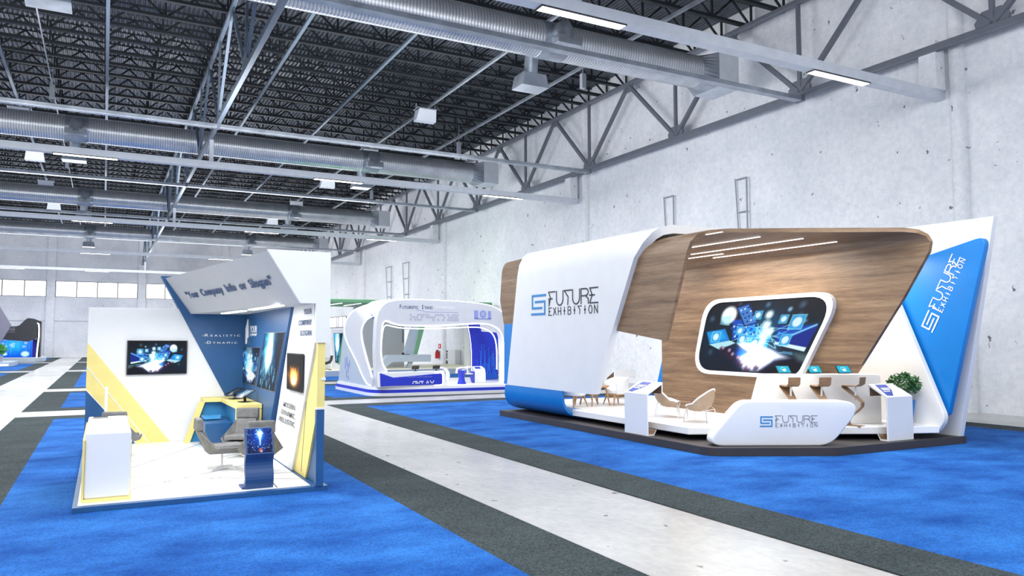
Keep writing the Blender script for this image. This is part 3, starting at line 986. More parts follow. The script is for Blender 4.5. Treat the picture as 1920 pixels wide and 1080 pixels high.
text('COMPANY', (2.922, 18.07, 2.455), NX, UP, .055, M['inkwhite'], st, width=.88)

HAND = pic_hand(256, 144)
def wall_tv(name, lab, cat, corners, n, arr, m, fr, thick, fmat):
    """flat screen: corners BL BR TR TL of the picture, n = outward normal"""
    C = [Vector(c) for c in corners]
    n = Vector(n)
    ce = sum(C, Vector()) / 4
    t = thing(name, lab, cat, tuple(ce - n * thick))
    O = [c + (c - ce).normalized() * fr for c in C]
    mb = MB()
    A = [o for o in O]; B = [o - n * thick for o in O]
    mb.add(A + B, [(4, 5, 6, 7), (0, 1, 5, 4), (1, 2, 6, 5), (2, 3, 7, 6), (3, 0, 4, 7), (0, 1, 2, 3)])
    mb.build('frame', fmat, t)
    picture('picture', arr, [c + n * .004 for c in C], t, m)
    return t
wall_tv('television', 'black flat television with glowing palm picture on the white booth wall', 'television',
        [(.49, 18.885, 1.615), (1.665, 18.885, 1.62), (1.665, 18.885, 2.335), (.49, 18.885, 2.34)], (0, -1, 0), HAND[::1, ::-1], M['screen'], .03, .045, M['black'])
wall_tv('television', 'upright black screen showing an orange flame on the white booth panel', 'television',
        [(2.93, 14.08, 1.51), (2.93, 13.0, 1.51), (2.93, 12.98, 2.125), (2.93, 14.1, 2.125)], (-1, 0, 0), pic_fire(60, 100), M['screen'], .035, .03, M['darkgrey'])
wall_tv('poster', 'tall slanted poster of pale blue light rain on the navy booth wall', 'poster',
        [(2.915, 17.03, 1.375), (2.915, 15.16, 1.385), (2.915, 14.32, 2.51), (2.915, 16.26, 2.51)], (-1, 0, 0), pic_rain(110, 130, 4), M['dimscreen'], .02, .012, M['greyink'])
wall_tv('poster', 'smaller slanted poster with a glowing hand in the booth corner', 'poster',
        [(2.915, 18.87, 1.365), (2.915, 17.34, 1.39), (2.915, 16.75, 2.2), (2.915, 18.9, 2.195)], (-1, 0, 0), np.clip(HAND[:, 70:200] * .7 + pic_rain(130, 144, 2) * .45, 0, 1), M['dimscreen'], .02, .012, M['greyink'])

# corner desk
t = thing('corner_desk', 'pale yellow L-shaped corner desk with slanted legs and aqua infill', 'desk', (2.4, 18.2, Z))
MB().xy([(2.0, 18.93), (2.02, 18.5), (2.38, 18.45), (2.41, 16.42), (2.915, 16.38), (2.915, 18.93)], .97, 1.06).build('desktop', M['yellow'], t, bevel=.006)
MB().xz([(1.93, .98), (2.06, .98), (1.76, Z), (1.63, Z)], 18.5, 18.6).build('leg', M['yellow'], t, bevel=.004)
MB().xz([(2.41, .98), (2.915, .98), (2.915, .62), (2.75, .62), (2.5, Z), (2.43, Z), (2.41, .6)], 16.4, 16.46).build('end_panel', M['yellow'], t, bevel=.004)
MB().xz([(1.78, Z), (2.06, .97), (2.5, .97), (2.5, Z)], 18.62, 18.66).build('infill_panel', M['aqua'], t)
MB().yz([(18.66, Z), (18.66, .97), (16.75, .97), (17.2, Z)], 2.5, 2.53).build('infill_panel', M['aqua'], t)
t = thing('low_cabinet', 'low navy faceted box under the yellow corner desk', 'cabinet', (2.1, 17.6, Z))
MB().hexa([(1.94, 17.25, Z), (2.44, 17.4, Z), (2.44, 18.3, Z), (1.94, 18.3, Z)], [(1.92, 17.15, .62), (2.46, 17.25, .62), (2.46, 18.3, .66), (1.92, 18.3, .66)]).build('carcass', M['navy'], t, bevel=.01)
MB().hexa([(1.96, 17.7, .66), (2.3, 17.75, .66), (2.26, 18.3, .66), (1.96, 18.3, .66)], [(1.96, 17.8, .71), (2.31, 17.85, .74), (2.26, 18.3, .71), (1.96, 18.3, .71)]).build('lid', M['aqua'], t, bevel=.006)
MB().bar((2.16, 17.22, .6), (2.36, 17.36, .25), .015, .01, (0, 1, 0)).build('trim', M['aqua'], t)

def tablet_stand(x, y, rz, lab, pic=None):
    t = thing('tablet', lab, 'tablet', (x, y, 1.06), rz, 'tablets on the yellow corner desk')
    MB().box(-.1, .1, -.09, .09, 0, .015).build('base', M['darkgrey'], t, world=False, bevel=.004)
    MB().bar((0, .02, .01), (0, .0, .14), .05, .03).build('stem', M['darkgrey'], t, world=False)
    s = MB().hexa([(-.17, -.16, .085), (.17, -.16, .085), (.17, .16, .235), (-.17, .16, .235)], [(-.17, -.165, .097), (.17, -.165, .097), (.17, .155, .247), (-.17, .155, .247)])
    s.build('screen', M['darkgrey'], t, world=False, bevel=.004)
    return t
def local_pic(arr, corners, t, m):
    """picture given in the thing's own frame"""
    h = thing('picture', None, None)
    o = picture('picture', arr, corners, h, m)
    o.parent = t
    bpy.data.objects.remove(h)
    return o
t = tablet_stand(2.66, 17.0, -1.2, 'tablet with bright screen on the corner desk, nearer the camera')
local_pic(np.clip(HAND[30:100:3, 60:200:3] * .5 + .45, 0, 1), [(-.15, -.148, .106), (.15, -.148, .106), (.15, .142, .243), (-.15, .142, .243)], t, M['dimscreen'])
t = tablet_stand(2.6, 17.95, -1.2, 'dark tablet on the corner desk, nearer the back wall')
local_pic(HAND[30:100:3, 60:200:3] * .35, [(-.15, -.148, .106), (.15, -.148, .106), (.15, .142, .243), (-.15, .142, .243)], t, M['dimscreen'])

# grey lounge chairs on white star bases; local front = +y
def lounge(name, lab, loc, rz):
    t = thing(name, lab, 'chair', loc, rz, 'grey suede swivel chairs')
    A, B, Cc, D, E = (.21, -.40, .70), (.37, -.14, .42), (.29, .30, .40), (.21, -.22, .31), (.24, .32, .31)
    mir = lambda p: (-p[0], p[1], p[2])
    vs = [A, B, Cc, D, E] + [mir(p) for p in (A, B, Cc, D, E)]
    MB().add(vs, [(0, 5, 8, 3), (0, 3, 1), (1, 3, 4, 2), (5, 6, 8), (6, 7, 9, 8), (3, 8, 9, 4)]).build('shell', M['greyfab'], t, world=False, solid=.035, offs=0)
    MB().hexa([(-.21, -.2, .34), (.21, -.2, .34), (.24, .33, .36), (-.24, .33, .36)], [(-.2, -.2, .42), (.2, -.2, .42), (.24, .33, .44), (-.24, .33, .44)]).build('seat_cushion', M['greyfab'], t, world=False, bevel=.025)
    MB().hexa([(-.19, -.26, .36), (.19, -.26, .36), (.19, -.16, .38), (-.19, -.16, .38)], [(-.2, -.39, .7), (.2, -.39, .7), (.2, -.31, .71), (-.2, -.31, .71)]).build('back_cushion', M['greyfab'], t, world=False, bevel=.02)
    MB().hexa([(-.225, -.44, .70), (.225, -.44, .70), (.225, -.33, .71), (-.225, -.33, .71)], [(-.225, -.43, .91), (.225, -.43, .91), (.225, -.345, .92), (-.225, -.345, .92)]).build('headrest', M['greyfab'], t, world=False, bevel=.03)
    MB().tube([(0, .02, .03), (0, .02, .31)], .022, 12).build('column', M['whitemetal'], t, world=False, smooth=True)
    for k in range(4):
        a = PI / 4 + k * PI / 2
        MB().bar((0, .02, .05), (.3 * math.cos(a), .02 + .3 * math.sin(a), .018), .035, .022).build('base_leg', M['whitemetal'], t, world=False)
    return t
c0 = lounge('lounge_chair', 'grey suede swivel chair seen side-on in the middle of the booth', (1.9, 14.55, Z), -PI / 2 + .05)
dup(c0, (2.45, 15.9, Z), PI - .45, 'grey suede swivel chair facing forward before the yellow desk')
dup(c0, (2.46, 13.95, Z), -.12, 'grey suede swivel chair seen from behind the navy touch screen')
dup(c0, (.36, 16.9, Z), -.35, 'grey suede swivel chair behind the white counter')

# counter
t = thing('reception_counter', 'tall white counter with pale yellow plinth at the booth corner', 'counter', (.11, 13.8, Z))
MB().box(-.185, .4, 12.5, 15.1, .13, 1.055).build('body', M['white'], t, bevel=.02)
MB().box(-.21, .425, 12.45, 15.13, Z, .13).build('plinth', M['yellow'], t, bevel=.006)
MB().box(-.215, -.185, 12.47, 15.13, .12, .96).build('side_panel', M['yellow'], t)
MB().box(.4, .412, 12.6, 15.1, .12, .9).build('side_panel', M['yellow'], t)
t = thing('tablet', 'slim open tablet lying on the white booth counter', 'tablet', (.0, 14.8, 1.055), .1)
MB().box(-.12, .11, -.1, .1, 0, .01).build('base', M['greyink'], t, world=False, bevel=.003)
MB().box(-.1, .12, .08, .1, .01, .02).build('hinge', M['darkgrey'], t, world=False)
t = thing('display_post', 'slim white upright post behind the white counter', 'post', (.09, 18.5, Z))
MB().box(.06, .115, 18.4, 18.6, Z, 1.37).build('post', M['white'], t, bevel=.006)
MB().box(.0, .17, 18.3, 18.7, Z, Z + .02).build('base', M['white'], t, bevel=.004)

# curved navy kiosk
t = thing('touch_kiosk', 'navy curved floor kiosk with a tilted blue screen at the booth front', 'kiosk', (2.2, 12.5, Z))
pf = chaikin([(12.40, Z), (12.34, .25), (12.45, .47), (12.36, .62)], 2) + [(12.56, 1.0)]
bk = [(12.64, 1.0), (12.47, .63), (12.55, .47), (12.45, .25), (12.55, .11), (12.8, .11), (12.8, Z)]
MB().yz(pf + bk, 1.98, 2.4).build('body', M['deepnavy'], t, bevel=.004)
MB().box(1.94, 2.0, 12.42, 12.75, Z, .12).build('foot', M['deepnavy'], t, bevel=.004)
picture('screen', pic_spark(90, 70), [(2.005, 12.363, .645), (2.378, 12.363, .645), (2.375, 12.543, .985), (2.008, 12.543, .985)], t, M['screen'])

# ================================================================ WOOD, WHITE AND BLUE STAND
ZB, ZD = .18, .465
st = thing('exhibition_stand', 'large white, walnut and blue exhibition stand with wrapped canopy by the side wall', 'exhibition stand', (14, 15, .012))
MB().xy(rpoly([(10.93, 21.3), (10.93, 11.95), (13.25, 10.76), (17.44, 10.66), (17.44, 21.3)], [0, .5, .4, 0, 0]), .012, ZB).build('base', M['darkbase'], st, bevel=.006)
dk = MB().xy([(11.7, 20.9), (11.7, 17.8), (11.33, 17.75), (11.33, 13.06), (15.27, 11.08), (16.46, 10.66), (16.54, 10.72), (16.54, 20.9)], .30, ZD).build('deck', M['lift'], st, bevel=.02)
# front white banner, folded over into the roof
pr = [(.98, 11.0), (2.2, 11.0), (3.4, 11.0), (4.3, 11.0), (4.62, 11.03), (4.85, 11.13), (4.98, 11.3), (5.04, 11.6), (5.05, 12.5), (5.05, 16.4)]
def y0(z): return 16.25 + (14.5 - 16.25) * (z - .98) / (4.3 - .98) if z <= 4.3 else 14.5 - (z - 4.3) * .95
def y1(z): return 20.95 + (20.27 - 20.95) * (z - .98) / (4.3 - .98) if z <= 4.3 else 20.27 - (z - 4.3) * .2
MB().loft([(x, y0(z), z) for z, x in pr], [(x, y1(z), z) for z, x in pr], 4).build('front_banner', M['white'], st, smooth=True, solid=.2, offs=-1)
pr = [(.975, 11.0), (.8, 11.0), (.64, 11.025), (.5, 11.09), (.38, 11.19), (.29, 11.34), (.235, 11.52), (.21, 11.75), (.205, 12.3)]
MB().loft([(x, 17.75, z) for z, x in pr], [(x, 21.05 + .25 * (1 - z), z) for z, x in pr], 4).build('blue_curve', M['blue'], st, smooth=True, solid=.07, offs=-1)
MB().box(11.07, 11.12, 20.3, 21.28, .99, 2.85).build('blue_edge', M['blue'], st)
MB().yz(rpoly([(20.0, 2.85), (21.3, 2.85), (21.55, 3.6), (21.4, 4.76), (20.2, 4.8)], [0, 0, .2, .45, 0]), 11.07, 11.2).build('wood_end', M['wood'], st, smooth=True)
# walnut canopy: hanging panel, roof, back wall
EL = [(11.22, 15.55, 2.61), (11.22, 15.55, 4.28), (11.24, 15.7, 4.46), (11.32, 16.0, 4.58), (11.46, 16.5, 4.645), (11.7, 17.0, 4.655), (12.8, 17.47, 4.58), (13.9, 17.47, 4.505), (14.08, 17.47, 4.47), (14.18, 17.47, 4.4), (14.22, 17.47, 4.28)]
ER = [(11.22, 13.54, 2.345), (11.22, 12.79, 4.28), (11.24, 12.7, 4.46), (11.32, 12.58, 4.58), (11.46, 12.42, 4.645), (11.7, 12.12, 4.655), (12.8, 10.85, 4.58), (13.9, 9.6, 4.505), (14.08, 9.42, 4.47), (14.18, 9.31, 4.4), (14.22, 9.26, 4.28)]
MB().loft(EL, ER, 6).build('wood_canopy', M['wood'], st, smooth=True, solid=.09, offs=1)
MB().yz([(9.26, 4.3), (9.3, 4.1), (9.87, 3.22), (10.88, 1.85), (12.95, 1.85), (12.95, ZD), (17.47, ZD), (17.47, 4.3)], 14.22, 14.31).build('wood_wall', M['wood'], st)
for x, z, a, b in ((11.42, 4.645, 12.0, 12.62), (12.45, 4.598, 11.95, 14.1), (13.2, 4.548, 11.45, 15.0), (13.62, 4.52, 14.3, 15.6), (13.95, 4.495, 11.2, 15.0)):
    MB().box(x - .022, x + .022, a, b, z - .012, z - .002).build('light_strip', M['led'], st)
MB().frame_prism([(1.4, ZD), (1.4, 1.86), (3.22, 1.86), (3.0, 1.56), (2.3, ZD)], Vector((13.0, 13.46, 0)), Vector((1, -.5, 0)).normalized(), (0, 0, 1), Vector((.5, 1, 0)).normalized(), .05).build('wood_return', M['wood'], st)
# white and blue end walls
MB().yz(rpoly([(12.05, 4.4), (10.5, .62), (10.72, .3), (17.5, .3), (17.5, 4.4)], [0, .35, .2, 0, 0]), 16.46, 16.62).build('white_wall', M['warmwhite'], st, bevel=.02)
MB().yz(rpoly([(9.58, 4.63), (12.6, 3.93), (12.6, 2.0), (10.62, .62)], [.18, 0, 0, .1]), 16.7, 16.86).build('blue_panel', M['blue'], st, bevel=.025)
MB().yz([(9.73, 5.09), (14.5, 5.12), (14.5, ZB), (10.68, ZB)], 17.22, 17.38).build('end_panel', M['white'], st, bevel=.006)
MB().yz([(18.6, ZB), (18.6, 4.6), (22.1, 4.6), (21.2, ZB)], 17.22, 17.38).build('end_panel', M['white'], st)
MB().yz([(21.15, .4), (20.8, .4), (19.85, 3.1), (20.2, 3.1)], 16.86, 16.95).build('blue_strip', M['blue'], st)
NX = (0, -1, 0); UP = (0, 0, 1)
future_logo(st, (10.995, 19.4, 3.06), NX, UP, 3.4, .6, M['logoblue'], M['ink'], .035, .022)
# logo climbing the blue panel
lo = Vector((16.695, 10.889, 2.53))
ud = Vector((0, 10.077 - 10.889, 4.121 - 2.53)).normalized(); vd = Vector((0, 11.159 - 10.889, 2.669 - 2.53)).normalized()
future_logo(st, lo, ud, vd, 1.8, .31, M['inkwhite'], M['inkwhite'], .022, .014, fr=.235)

# big rounded screen
TVP = [(15.5, 3.42), (11.2, 3.445), (12.45, 1.45), (16.08, 1.47)]
t = thing('television', 'large rounded wall screen with glowing palm picture in a white frame on walnut', 'television', (14.22, 13.8, 2.4))
out = rpoly(TVP, [.75, .42, .42, .5], 8)
inn = rpoly([(15.36, 3.33), (11.38, 3.345), (12.5, 1.55), (15.93, 1.565)], [.7, .4, .38, .42], 8)
k = len(out)
A = [(14.1, y, z) for y, z in out]; B = [(14.1, y, z) for y, z in inn]; C = [(14.22, y, z) for y, z in out]; D = [(14.125, y, z) for y, z in inn]
fs = []
for i in range(k):
    j = (i + 1) % k
    fs += [(i, j, k + j, k + i), (i, 2 * k + i, 2 * k + j, j), (k + i, k + j, 3 * k + j, 3 * k + i)]
MB().add(A + B + C + D, fs).build('frame', M['white'], t)
HB = pic_hand(320, 180)
def inside(p, poly):
    r = False
    for i in range(len(poly)):
        (x1, y1_), (x2, y2_) = poly[i - 1], poly[i]
        if (y1_ > p[1]) != (y2_ > p[1]) and p[0] < (x2 - x1) * (p[1] - y1_) / (y2_ - y1_) + x1:
            r = not r
    return r
clipp = [(13.7 + (y - 13.7) * 1.012, 2.45 + (z - 2.45) * 1.02) for y, z in inn]
def keep(s_, t_):
    a = 15.98 + (12.5 - 15.98) * s_; b = 15.42 + (11.3 - 15.42) * s_
    return inside((a + (b - a) * t_, 1.52 + 1.88 * t_), clipp)
picture('picture', HB, [(14.118, 15.98, 1.52), (14.118, 12.5, 1.52), (14.118, 11.3, 3.4), (14.118, 15.42, 3.4)], t, M['screen'], keep)
MB().yz(inn, 14.13, 14.14).build('back_panel', M['black'], t)

# parallelogram front counter on the diagonal
dU = Vector((1, -.5, 0)).normalized(); dN = Vector((.5, 1, 0)).normalized()
O1 = Vector((13.0, 11.2, 0))
t = thing('reception_counter', 'low white slanted counter with rounded corners and blue logo at the stand front', 'counter', (12.6, 11.6, ZB))
MB().frame_prism(rpoly([(-2.25, ZB), (-1.42, 1.105), (1.2, 1.105), (.42, ZB)], [.2, .42, .35, .6], 10), O1, dU, (0, 0, 1), dN, .42).build('body', M['white'], t, bevel=.035, smooth=True, seg=3)
future_logo(t, O1 + dU * -1.06 + Vector((0, 0, .575)) - dN * .004, dU, UP, 1.2, .215, M['logoblue'], M['greyink'], .0075, .005, fr=.22)
# tall bar behind it
O2 = Vector((13.0, 12.85, 0))
t = thing('bar_counter', 'tall white bar behind the slanted counter with three tablets on top', 'bar', (14.4, 12.4, ZD))
MB().frame_prism(rpoly([(.0, ZD), (.32, 1.585), (3.0, 1.585), (3.0, ZD)], [0, .2, .12, 0], 8), O2, dU, (0, 0, 1), dN, .45).build('body', M['warmwhite'], t, bevel=.02, smooth=True)
for s, lab in ((.84, 'left'), (1.56, 'middle'), (2.24, 'right')):
    p = O2 + dU * s + dN * .18
    t = thing('tablet', 'cyan tablet standing on the white bar, %s one of the three' % lab, 'tablet', (p.x, p.y, 1.585), math.atan2(dU.y, dU.x), 'cyan tablets on the bar')
    MB().box(-.11, .11, -.03, .1, 0, .012).build('foot', M['chrome'], t, world=False, bevel=.003)
    MB().hexa([(-.14, -.03, .02), (.17, -.03, .02), (.17, -.015, .015), (-.14, -.015, .015)], [(-.18, .06, .19), (.13, .06, .19), (.13, .075, .185), (-.18, .075, .185)]).build('casing', M['black'], t, world=False, bevel=.003)
    local_pic(pic_cloud(40, 26), [(-.126, -.031, .034), (.154, -.031, .034), (.118, .054, .18), (-.162, .054, .18)], t, M['screen'])

# cantilever stools
def stool(lab, loc, rz):
    t = thing('bar_stool', lab, 'stool', loc, rz, 'curved wooden bar stools')
    path = [(.16, 0, .28), (-.14, 0, .28), (-.17, .05, .24), (-.12, .18, .18), (.06, .32, .15), (.17, .43, .15), (.18, .52, .15), (.1, .6, .17), (-.2, .83, .26), (-.22, .86, .28), (-.2, .885, .28), (-.05, .875, .28), (.1, .88, .28), (.18, .93, .28), (.2, 1.08, .28)]
    L = [(-w / 2, -y, z) for y, z, w in path]; R = [(w / 2, -y, z) for y, z, w in path]
    o = MB().loft(L, R, 2).build('seat_ribbon', M['stoolwood'], t, world=False, solid=.022, offs=0, smooth=True)
    MB().tube([(0, -.04, .86), (0, -.01, .56)], .022, 10).build('support', M['whitemetal'], t, world=False, smooth=True)
    return t
O3 = Vector((13.0, 12.42, ZD))
b3 = math.atan2(dU.y, dU.x)
p = O3 + dU * .56
s0 = stool('curved wooden bar stool at the white bar, left one of the three', tuple(p), b3 + .12)
dup(s0, tuple(O3 + dU * 1.25), b3 + .1, 'curved wooden bar stool at the white bar, middle one of the three')
dup(s0, tuple(O3 + dU * 2.0), b3 + .72, 'curved wooden bar stool turned sideways at the right end of the bar')

# folded info kiosks
def kiosk(lab, loc, rz, wdt=.86, face=None):
    """local: front face at y=0 looking to -y"""
    t = thing('info_kiosk', lab, 'kiosk', loc, rz, 'folded white info kiosks')
    pr = [(.27, .13), (.2, .0), (.0, .0), (.0, .95), (.46, 1.21), (.46, .95)]
    th = .035
    inn = [(.245, .125), (.185, th), (th, th), (th, .93), (.46 - th, 1.15), (.46 - th, .95)]
    h = wdt / 2
    vs = [(-h, y, z) for y, z in pr] + [(h, y, z) for y, z in pr] + [(-h, y, z) for y, z in inn] + [(h, y, z) for y, z in inn]
    n = 6; fs = []
    for i in range(n - 1):
        fs += [(i, i + 1, n + i + 1, n + i), (i, 2 * n + i, 2 * n + i + 1, i + 1), (n + i, n + i + 1, 3 * n + i + 1, 3 * n + i)]
    fs += [(0, n, 3 * n, 2 * n), (n - 1, 3 * n - 1, 4 * n - 1, 2 * n - 1)]
    MB().add(vs, fs).build('shell', M['white'], t, world=False, bevel=.008)
    e = .004
    li = [(a - (0 if i < 2 else 0), b) for i, (a, b) in enumerate(inn)]
    MB().loft([(-h + .012, y + e, z + (e if i < 3 else -e)) for i, (y, z) in enumerate(li)], [(h - .012, y + e, z + (e if i < 3 else -e)) for i, (y, z) in enumerate(li)], 1).build('lining', M['wood'], t, world=False)
    u = Vector((0, .46, .26)).normalized()
    def tp(a, b): # a across (-.5..5), b up the slope 0..1
        return Vector((a * wdt, .46 * b, .95 + .26 * b)) + Vector((0, -.26, .46)).normalized() * .004
    q = [tp(-.42, .12), tp(-.2, .08), tp(.05, .5), tp(.12, .9), tp(-.3, .92)]
    MB().add(q, [(0, 1, 2, 3, 4)]).build('graphic', mat('royal_ink', (0.16, 0.25, 0.62), 0.4, var=0.05), t, world=False)
    m = MB()
    for a0, a1, bb in ((-.3, .0, .5), (-.28, .05, .6), (-.33, -.08, .38)):
        m.add([tp(a0, bb) + Vector((0, -.001, .002)), tp(a1, bb) + Vector((0, -.001, .002)), tp(a1, bb + .06) + Vector((0, -.001, .002)), tp(a0, bb + .06) + Vector((0, -.001, .002))], [(0, 1, 2, 3)])
    m.add([tp(.1, .25), tp(.12, .25), tp(.2, .8), tp(.18, .8)], [(0, 1, 2, 3)])
    m.build('graphic_lettering', M['inkwhite'], t, world=False)
    return t
k0 = kiosk('white folded info kiosk on the dark base, nearest the slanted counter on its left', (10.98, 14.47, ZB), -PI / 2)
dup(k0, (15.42, 10.86, ZB), 0, 'white folded info kiosk beside the potted plant')
dup(k0, (15.0, 20.75, ZB), PI, 'white folded info kiosk seen from behind at the far end of the stand')

# white tub chairs and table
def tub(lab, loc, rz):
    t = thing('tub_chair', lab, 'chair', loc, rz, 'white tub chairs with oak legs')
    rows = []
    for a in range(-125, 126, 10):
        r = math.radians(a - 90)
        hh = .80 - .17 * max(0, (abs(a) - 55) / 70) ** 1.3
        rows.append([(.30 * math.cos(r), .29 * math.sin(r), .33), (.34 * math.cos(r), .33 * math.sin(r), .5), (.36 * math.cos(r), .36 * math.sin(r), hh)])
    MB().grid(rows).build('backrest', M['whitefab'], t, world=False, solid=.05, offs=0, smooth=True)
    MB().lathe([(0, .33), (.27, .33), (.3, .36), (.3, .42), (.26, .46), (0, .465)]).build('seat', M['whitefab'], t, world=False, smooth=True)
    MB().lathe([(0, .29), (.26, .29), (.27, .31), (.27, .335), (0, .335)]).build('seat_frame', M['lightwood'], t, world=False)
    for sx, sy in ((1, 1), (1, -1), (-1, 1), (-1, -1)):
        MB().tube([(sx * .19, sy * .19, .3), (sx * .27, sy * .27, 0)], [.03, .016], 8).build('leg', M['lightwood'], t, world=False)
    return t
t0 = tub('white tub chair left of the oak table, under the white banner', (11.88, 18.5, ZD), -PI / 2 + .15)
dup(t0, (13.3, 18.45, ZD), PI / 2, 'white tub chair right of the oak table')
dup(t0, (12.85, 19.35, ZD), PI - .3, 'white tub chair behind the oak table')
t = thing('side_table', 'oak table between the white tub chairs', 'table', (12.62, 18.55, ZD))
MB().lathe([(0, .53), (.40, .53), (.42, .545), (.42, .57), (.40, .58), (0, .58)], (12.62, 18.55, ZD)).build('tabletop', M['lightwood'], t)
for sx, sy in ((1, 1), (1, -1), (-1, 1), (-1, -1)):
    MB().tube([(12.62 + sx * .22, 18.55 + sy * .22, ZD + .54), (12.62 + sx * .31, 18.55 + sy * .31, ZD)], [.03, .018], 8).build('leg', M['lightwood'], t)

# shell easy chairs; local front = +y
def shell(lab, loc, rz):
    t = thing('shell_chair', lab, 'chair', loc, rz, 'shell easy chairs with thin metal legs')
    def rim(a):
        # height and radius of the rim by angle from the back
        f = abs(a) / 180
        h = .37 + .40 * max(0, math.cos(math.radians(a))) ** .7 + .07 * math.exp(-((abs(a) - 95) / 30) ** 2)
        r = .33 + .05 * math.exp(-((abs(a) - 95) / 40) ** 2)
        return r, h
    outer = []; inner = []; rimp = []
    for a in range(-180, 181, 12):
        th = math.radians(a - 90)
        r, h = rim(a)
        row = []; row2 = []
        for k in range(6):
            s = k / 5
            rr = r * (1 - (1 - s) ** 2.4)
            zz = .24 + (h - .24) * s ** 1.6
            row.append((rr * math.cos(th), rr * math.sin(th), zz))
            row2.append((rr * .94 * math.cos(th), rr * .94 * math.sin(th), zz + .02 * (1 - s)))
        outer.append(row); inner.append(row2)
        rimp.append((r * .985 * math.cos(th), r * .985 * math.sin(th), h))
    MB().grid(outer).build('shell', M['tan'], t, world=False, smooth=True)
    MB().grid(inner).build('lining', M['whitefab'], t, world=False, smooth=True)
    MB().tube(rimp[:-1], .018, 6, closed=True).build('rim', M['whitefab'], t, world=False, smooth=True)
    MB().lathe([(0, .345), (.2, .345), (.23, .375), (.21, .41), (0, .425)], (0, .03, 0)).build('seat_cushion', M['whitefab'], t, world=False, smooth=True)
    for sx, sy in ((1, 1), (1, -1), (-1, 1), (-1, -1)):
        MB().tube([(sx * .2, sy * .18, .36), (sx * .24, sy * .24, .3), (sx * .3, sy * .29, 0)], .009, 6).build('leg', M['chrome'], t, world=False)
    MB().tube([(-.25, -.23, .29), (.25, -.23, .29)], .008, 6).build('stretcher', M['whitemetal'], t, world=False)
    return t
s0 = shell('taupe shell easy chair seen from behind, near the deck edge', (12.28, 13.72, ZD), .42)
dup(s0, (12.36, 15.0, ZD), PI + .95, 'white lined shell easy chair beside the left info kiosk')
t = thing('side_table', 'tiny round side table with thin legs between the shell chairs', 'table', (12.55, 14.6, ZD))
MB().lathe([(0, .38), (.17, .38), (.17, .395), (0, .395)], (12.55, 14.6, ZD)).build('tabletop', M['wood'], t)
for k in range(3):
    a = k * 2.1 + .3
    MB().tube([(12.55 + .1 * math.cos(a), 14.6 + .1 * math.sin(a), ZD + .38), (12.55 + .17 * math.cos(a), 14.6 + .17 * math.sin(a), ZD)], .008, 6).build('leg', M['chrome'], t)

# plant
t = thing('potted_plant', 'bushy green plant in a tall sky blue planter beside the white kiosk', 'plant', (16.22, 11.36, ZD))
MB().hexa([(16.08, 11.22, ZD), (16.36, 11.22, ZD), (16.36, 11.5, ZD), (16.08, 11.5, ZD)], [(16.03, 11.17, 1.0), (16.41, 11.17, 1.0), (16.41, 11.55, 1.0), (16.03, 11.55, 1.0)]).build('planter', M['blue'], t, bevel=.01)
sm = MB()
for k in range(7):
    a = k * .9
    sm.tube([(16.22, 11.36, .95), (16.2 + .1 * math.cos(a), 11.34 + .1 * math.sin(a), 1.15), (16.14 + .24 * math.cos(a), 11.28 + .24 * math.sin(a), 1.42)], .008, 5)
sm.build('stem', M['bark'], t)
lf = MB()
rn = random.Random(4)
for k in range(520):
    d = Vector((rn.gauss(0, 1), rn.gauss(0, 1), rn.gauss(0, .8)))
    d = d.normalized() * rn.uniform(.35, 1.0) ** .6
    c = Vector((16.1 + d.x * .35, 11.24 + d.y * .35, 1.37 + d.z * .27))
    if c.x > 16.4: c.x = 16.4
    a = Vector((rn.gauss(0, 1), rn.gauss(0, 1), rn.gauss(0, .7))).normalized()
    b = a.cross(Vector((rn.gauss(0, 1), rn.gauss(0, 1), rn.gauss(0, 1)))).normalized()
    L, W2 = .06, .024
    lf.add([c - a * L, c + b * W2 + a * .005, c + a * L, c - b * W2 + a * .005], [(0, 1, 2, 3)])
lf.build('foliage', M['leaf'], t)

# ================================================================ CURVED BLUE AND WHITE STAND
st = thing('exhibition_stand', 'curved white and royal blue exhibition stand outlined with light strips', 'exhibition stand', (13, 33, .012))
bs = rpoly([(9.75, 36.5), (9.8, 30.5), (17.4, 29.95), (17.4, 36.5)], [.6, 1.1, .3, .3], 10)
b = MB().xy(bs, .012, .14).build('base', M['white'], st)
def off(p, d):
    c = Vector((13.5, 33.2)); v = Vector(p) - c
    return tuple(c + v * (1 + d / v.length))
MB().xy([off(p, -.03) for p in bs], .14, .27).build('base_stripe', M['royal'], b)
MB().xy([off(p, -.08) for p in bs], .27, .38).build('floor_panel', M['lift'], b)
outer = chaikin([(10.05, .38), (9.93, 1.8), (9.96, 2.7), (9.99, 3.3), (10.14, 3.73), (10.5, 3.97), (11.2, 4.05), (12.5, 4.06), (14, 4.02), (15.3, 3.9), (15.95, 3.55), (16.35, 2.9), (16.45, 2.2), (16.4, .38)], 2)
inner = chaikin([(15.9, .38), (15.93, 2.2), (15.75, 2.75), (15.35, 2.98), (14.86, 3.07), (13.6, 3.0), (12.5, 2.93), (11.2, 2.93), (10.75, 2.99), (10.5, 3.1), (10.33, 3.14), (10.2, 2.98), (10.16, 1.8), (10.25, 1.3), (10.45, 1.03), (10.5, .38)], 2)
MB().xz(outer + inner, 30.6, 31.05).build('front_arch', M['archgrey'], st)
MB().tube([(x, 30.6, z) for x, z in inner[1:-3]], .025, 6).build('light_strip', M['led'], st)
in2 = chaikin([(15.78, 1.0), (15.78, 2.1), (15.62, 2.6), (15.2, 2.84), (14.8, 2.92), (13.6, 2.87), (12.5, 2.82), (11.2, 2.83), (10.72, 2.93), (10.5, 2.98), (10.37, 2.8), (10.3, 1.8), (10.37, 1.35), (10.58, 1.06)], 3)
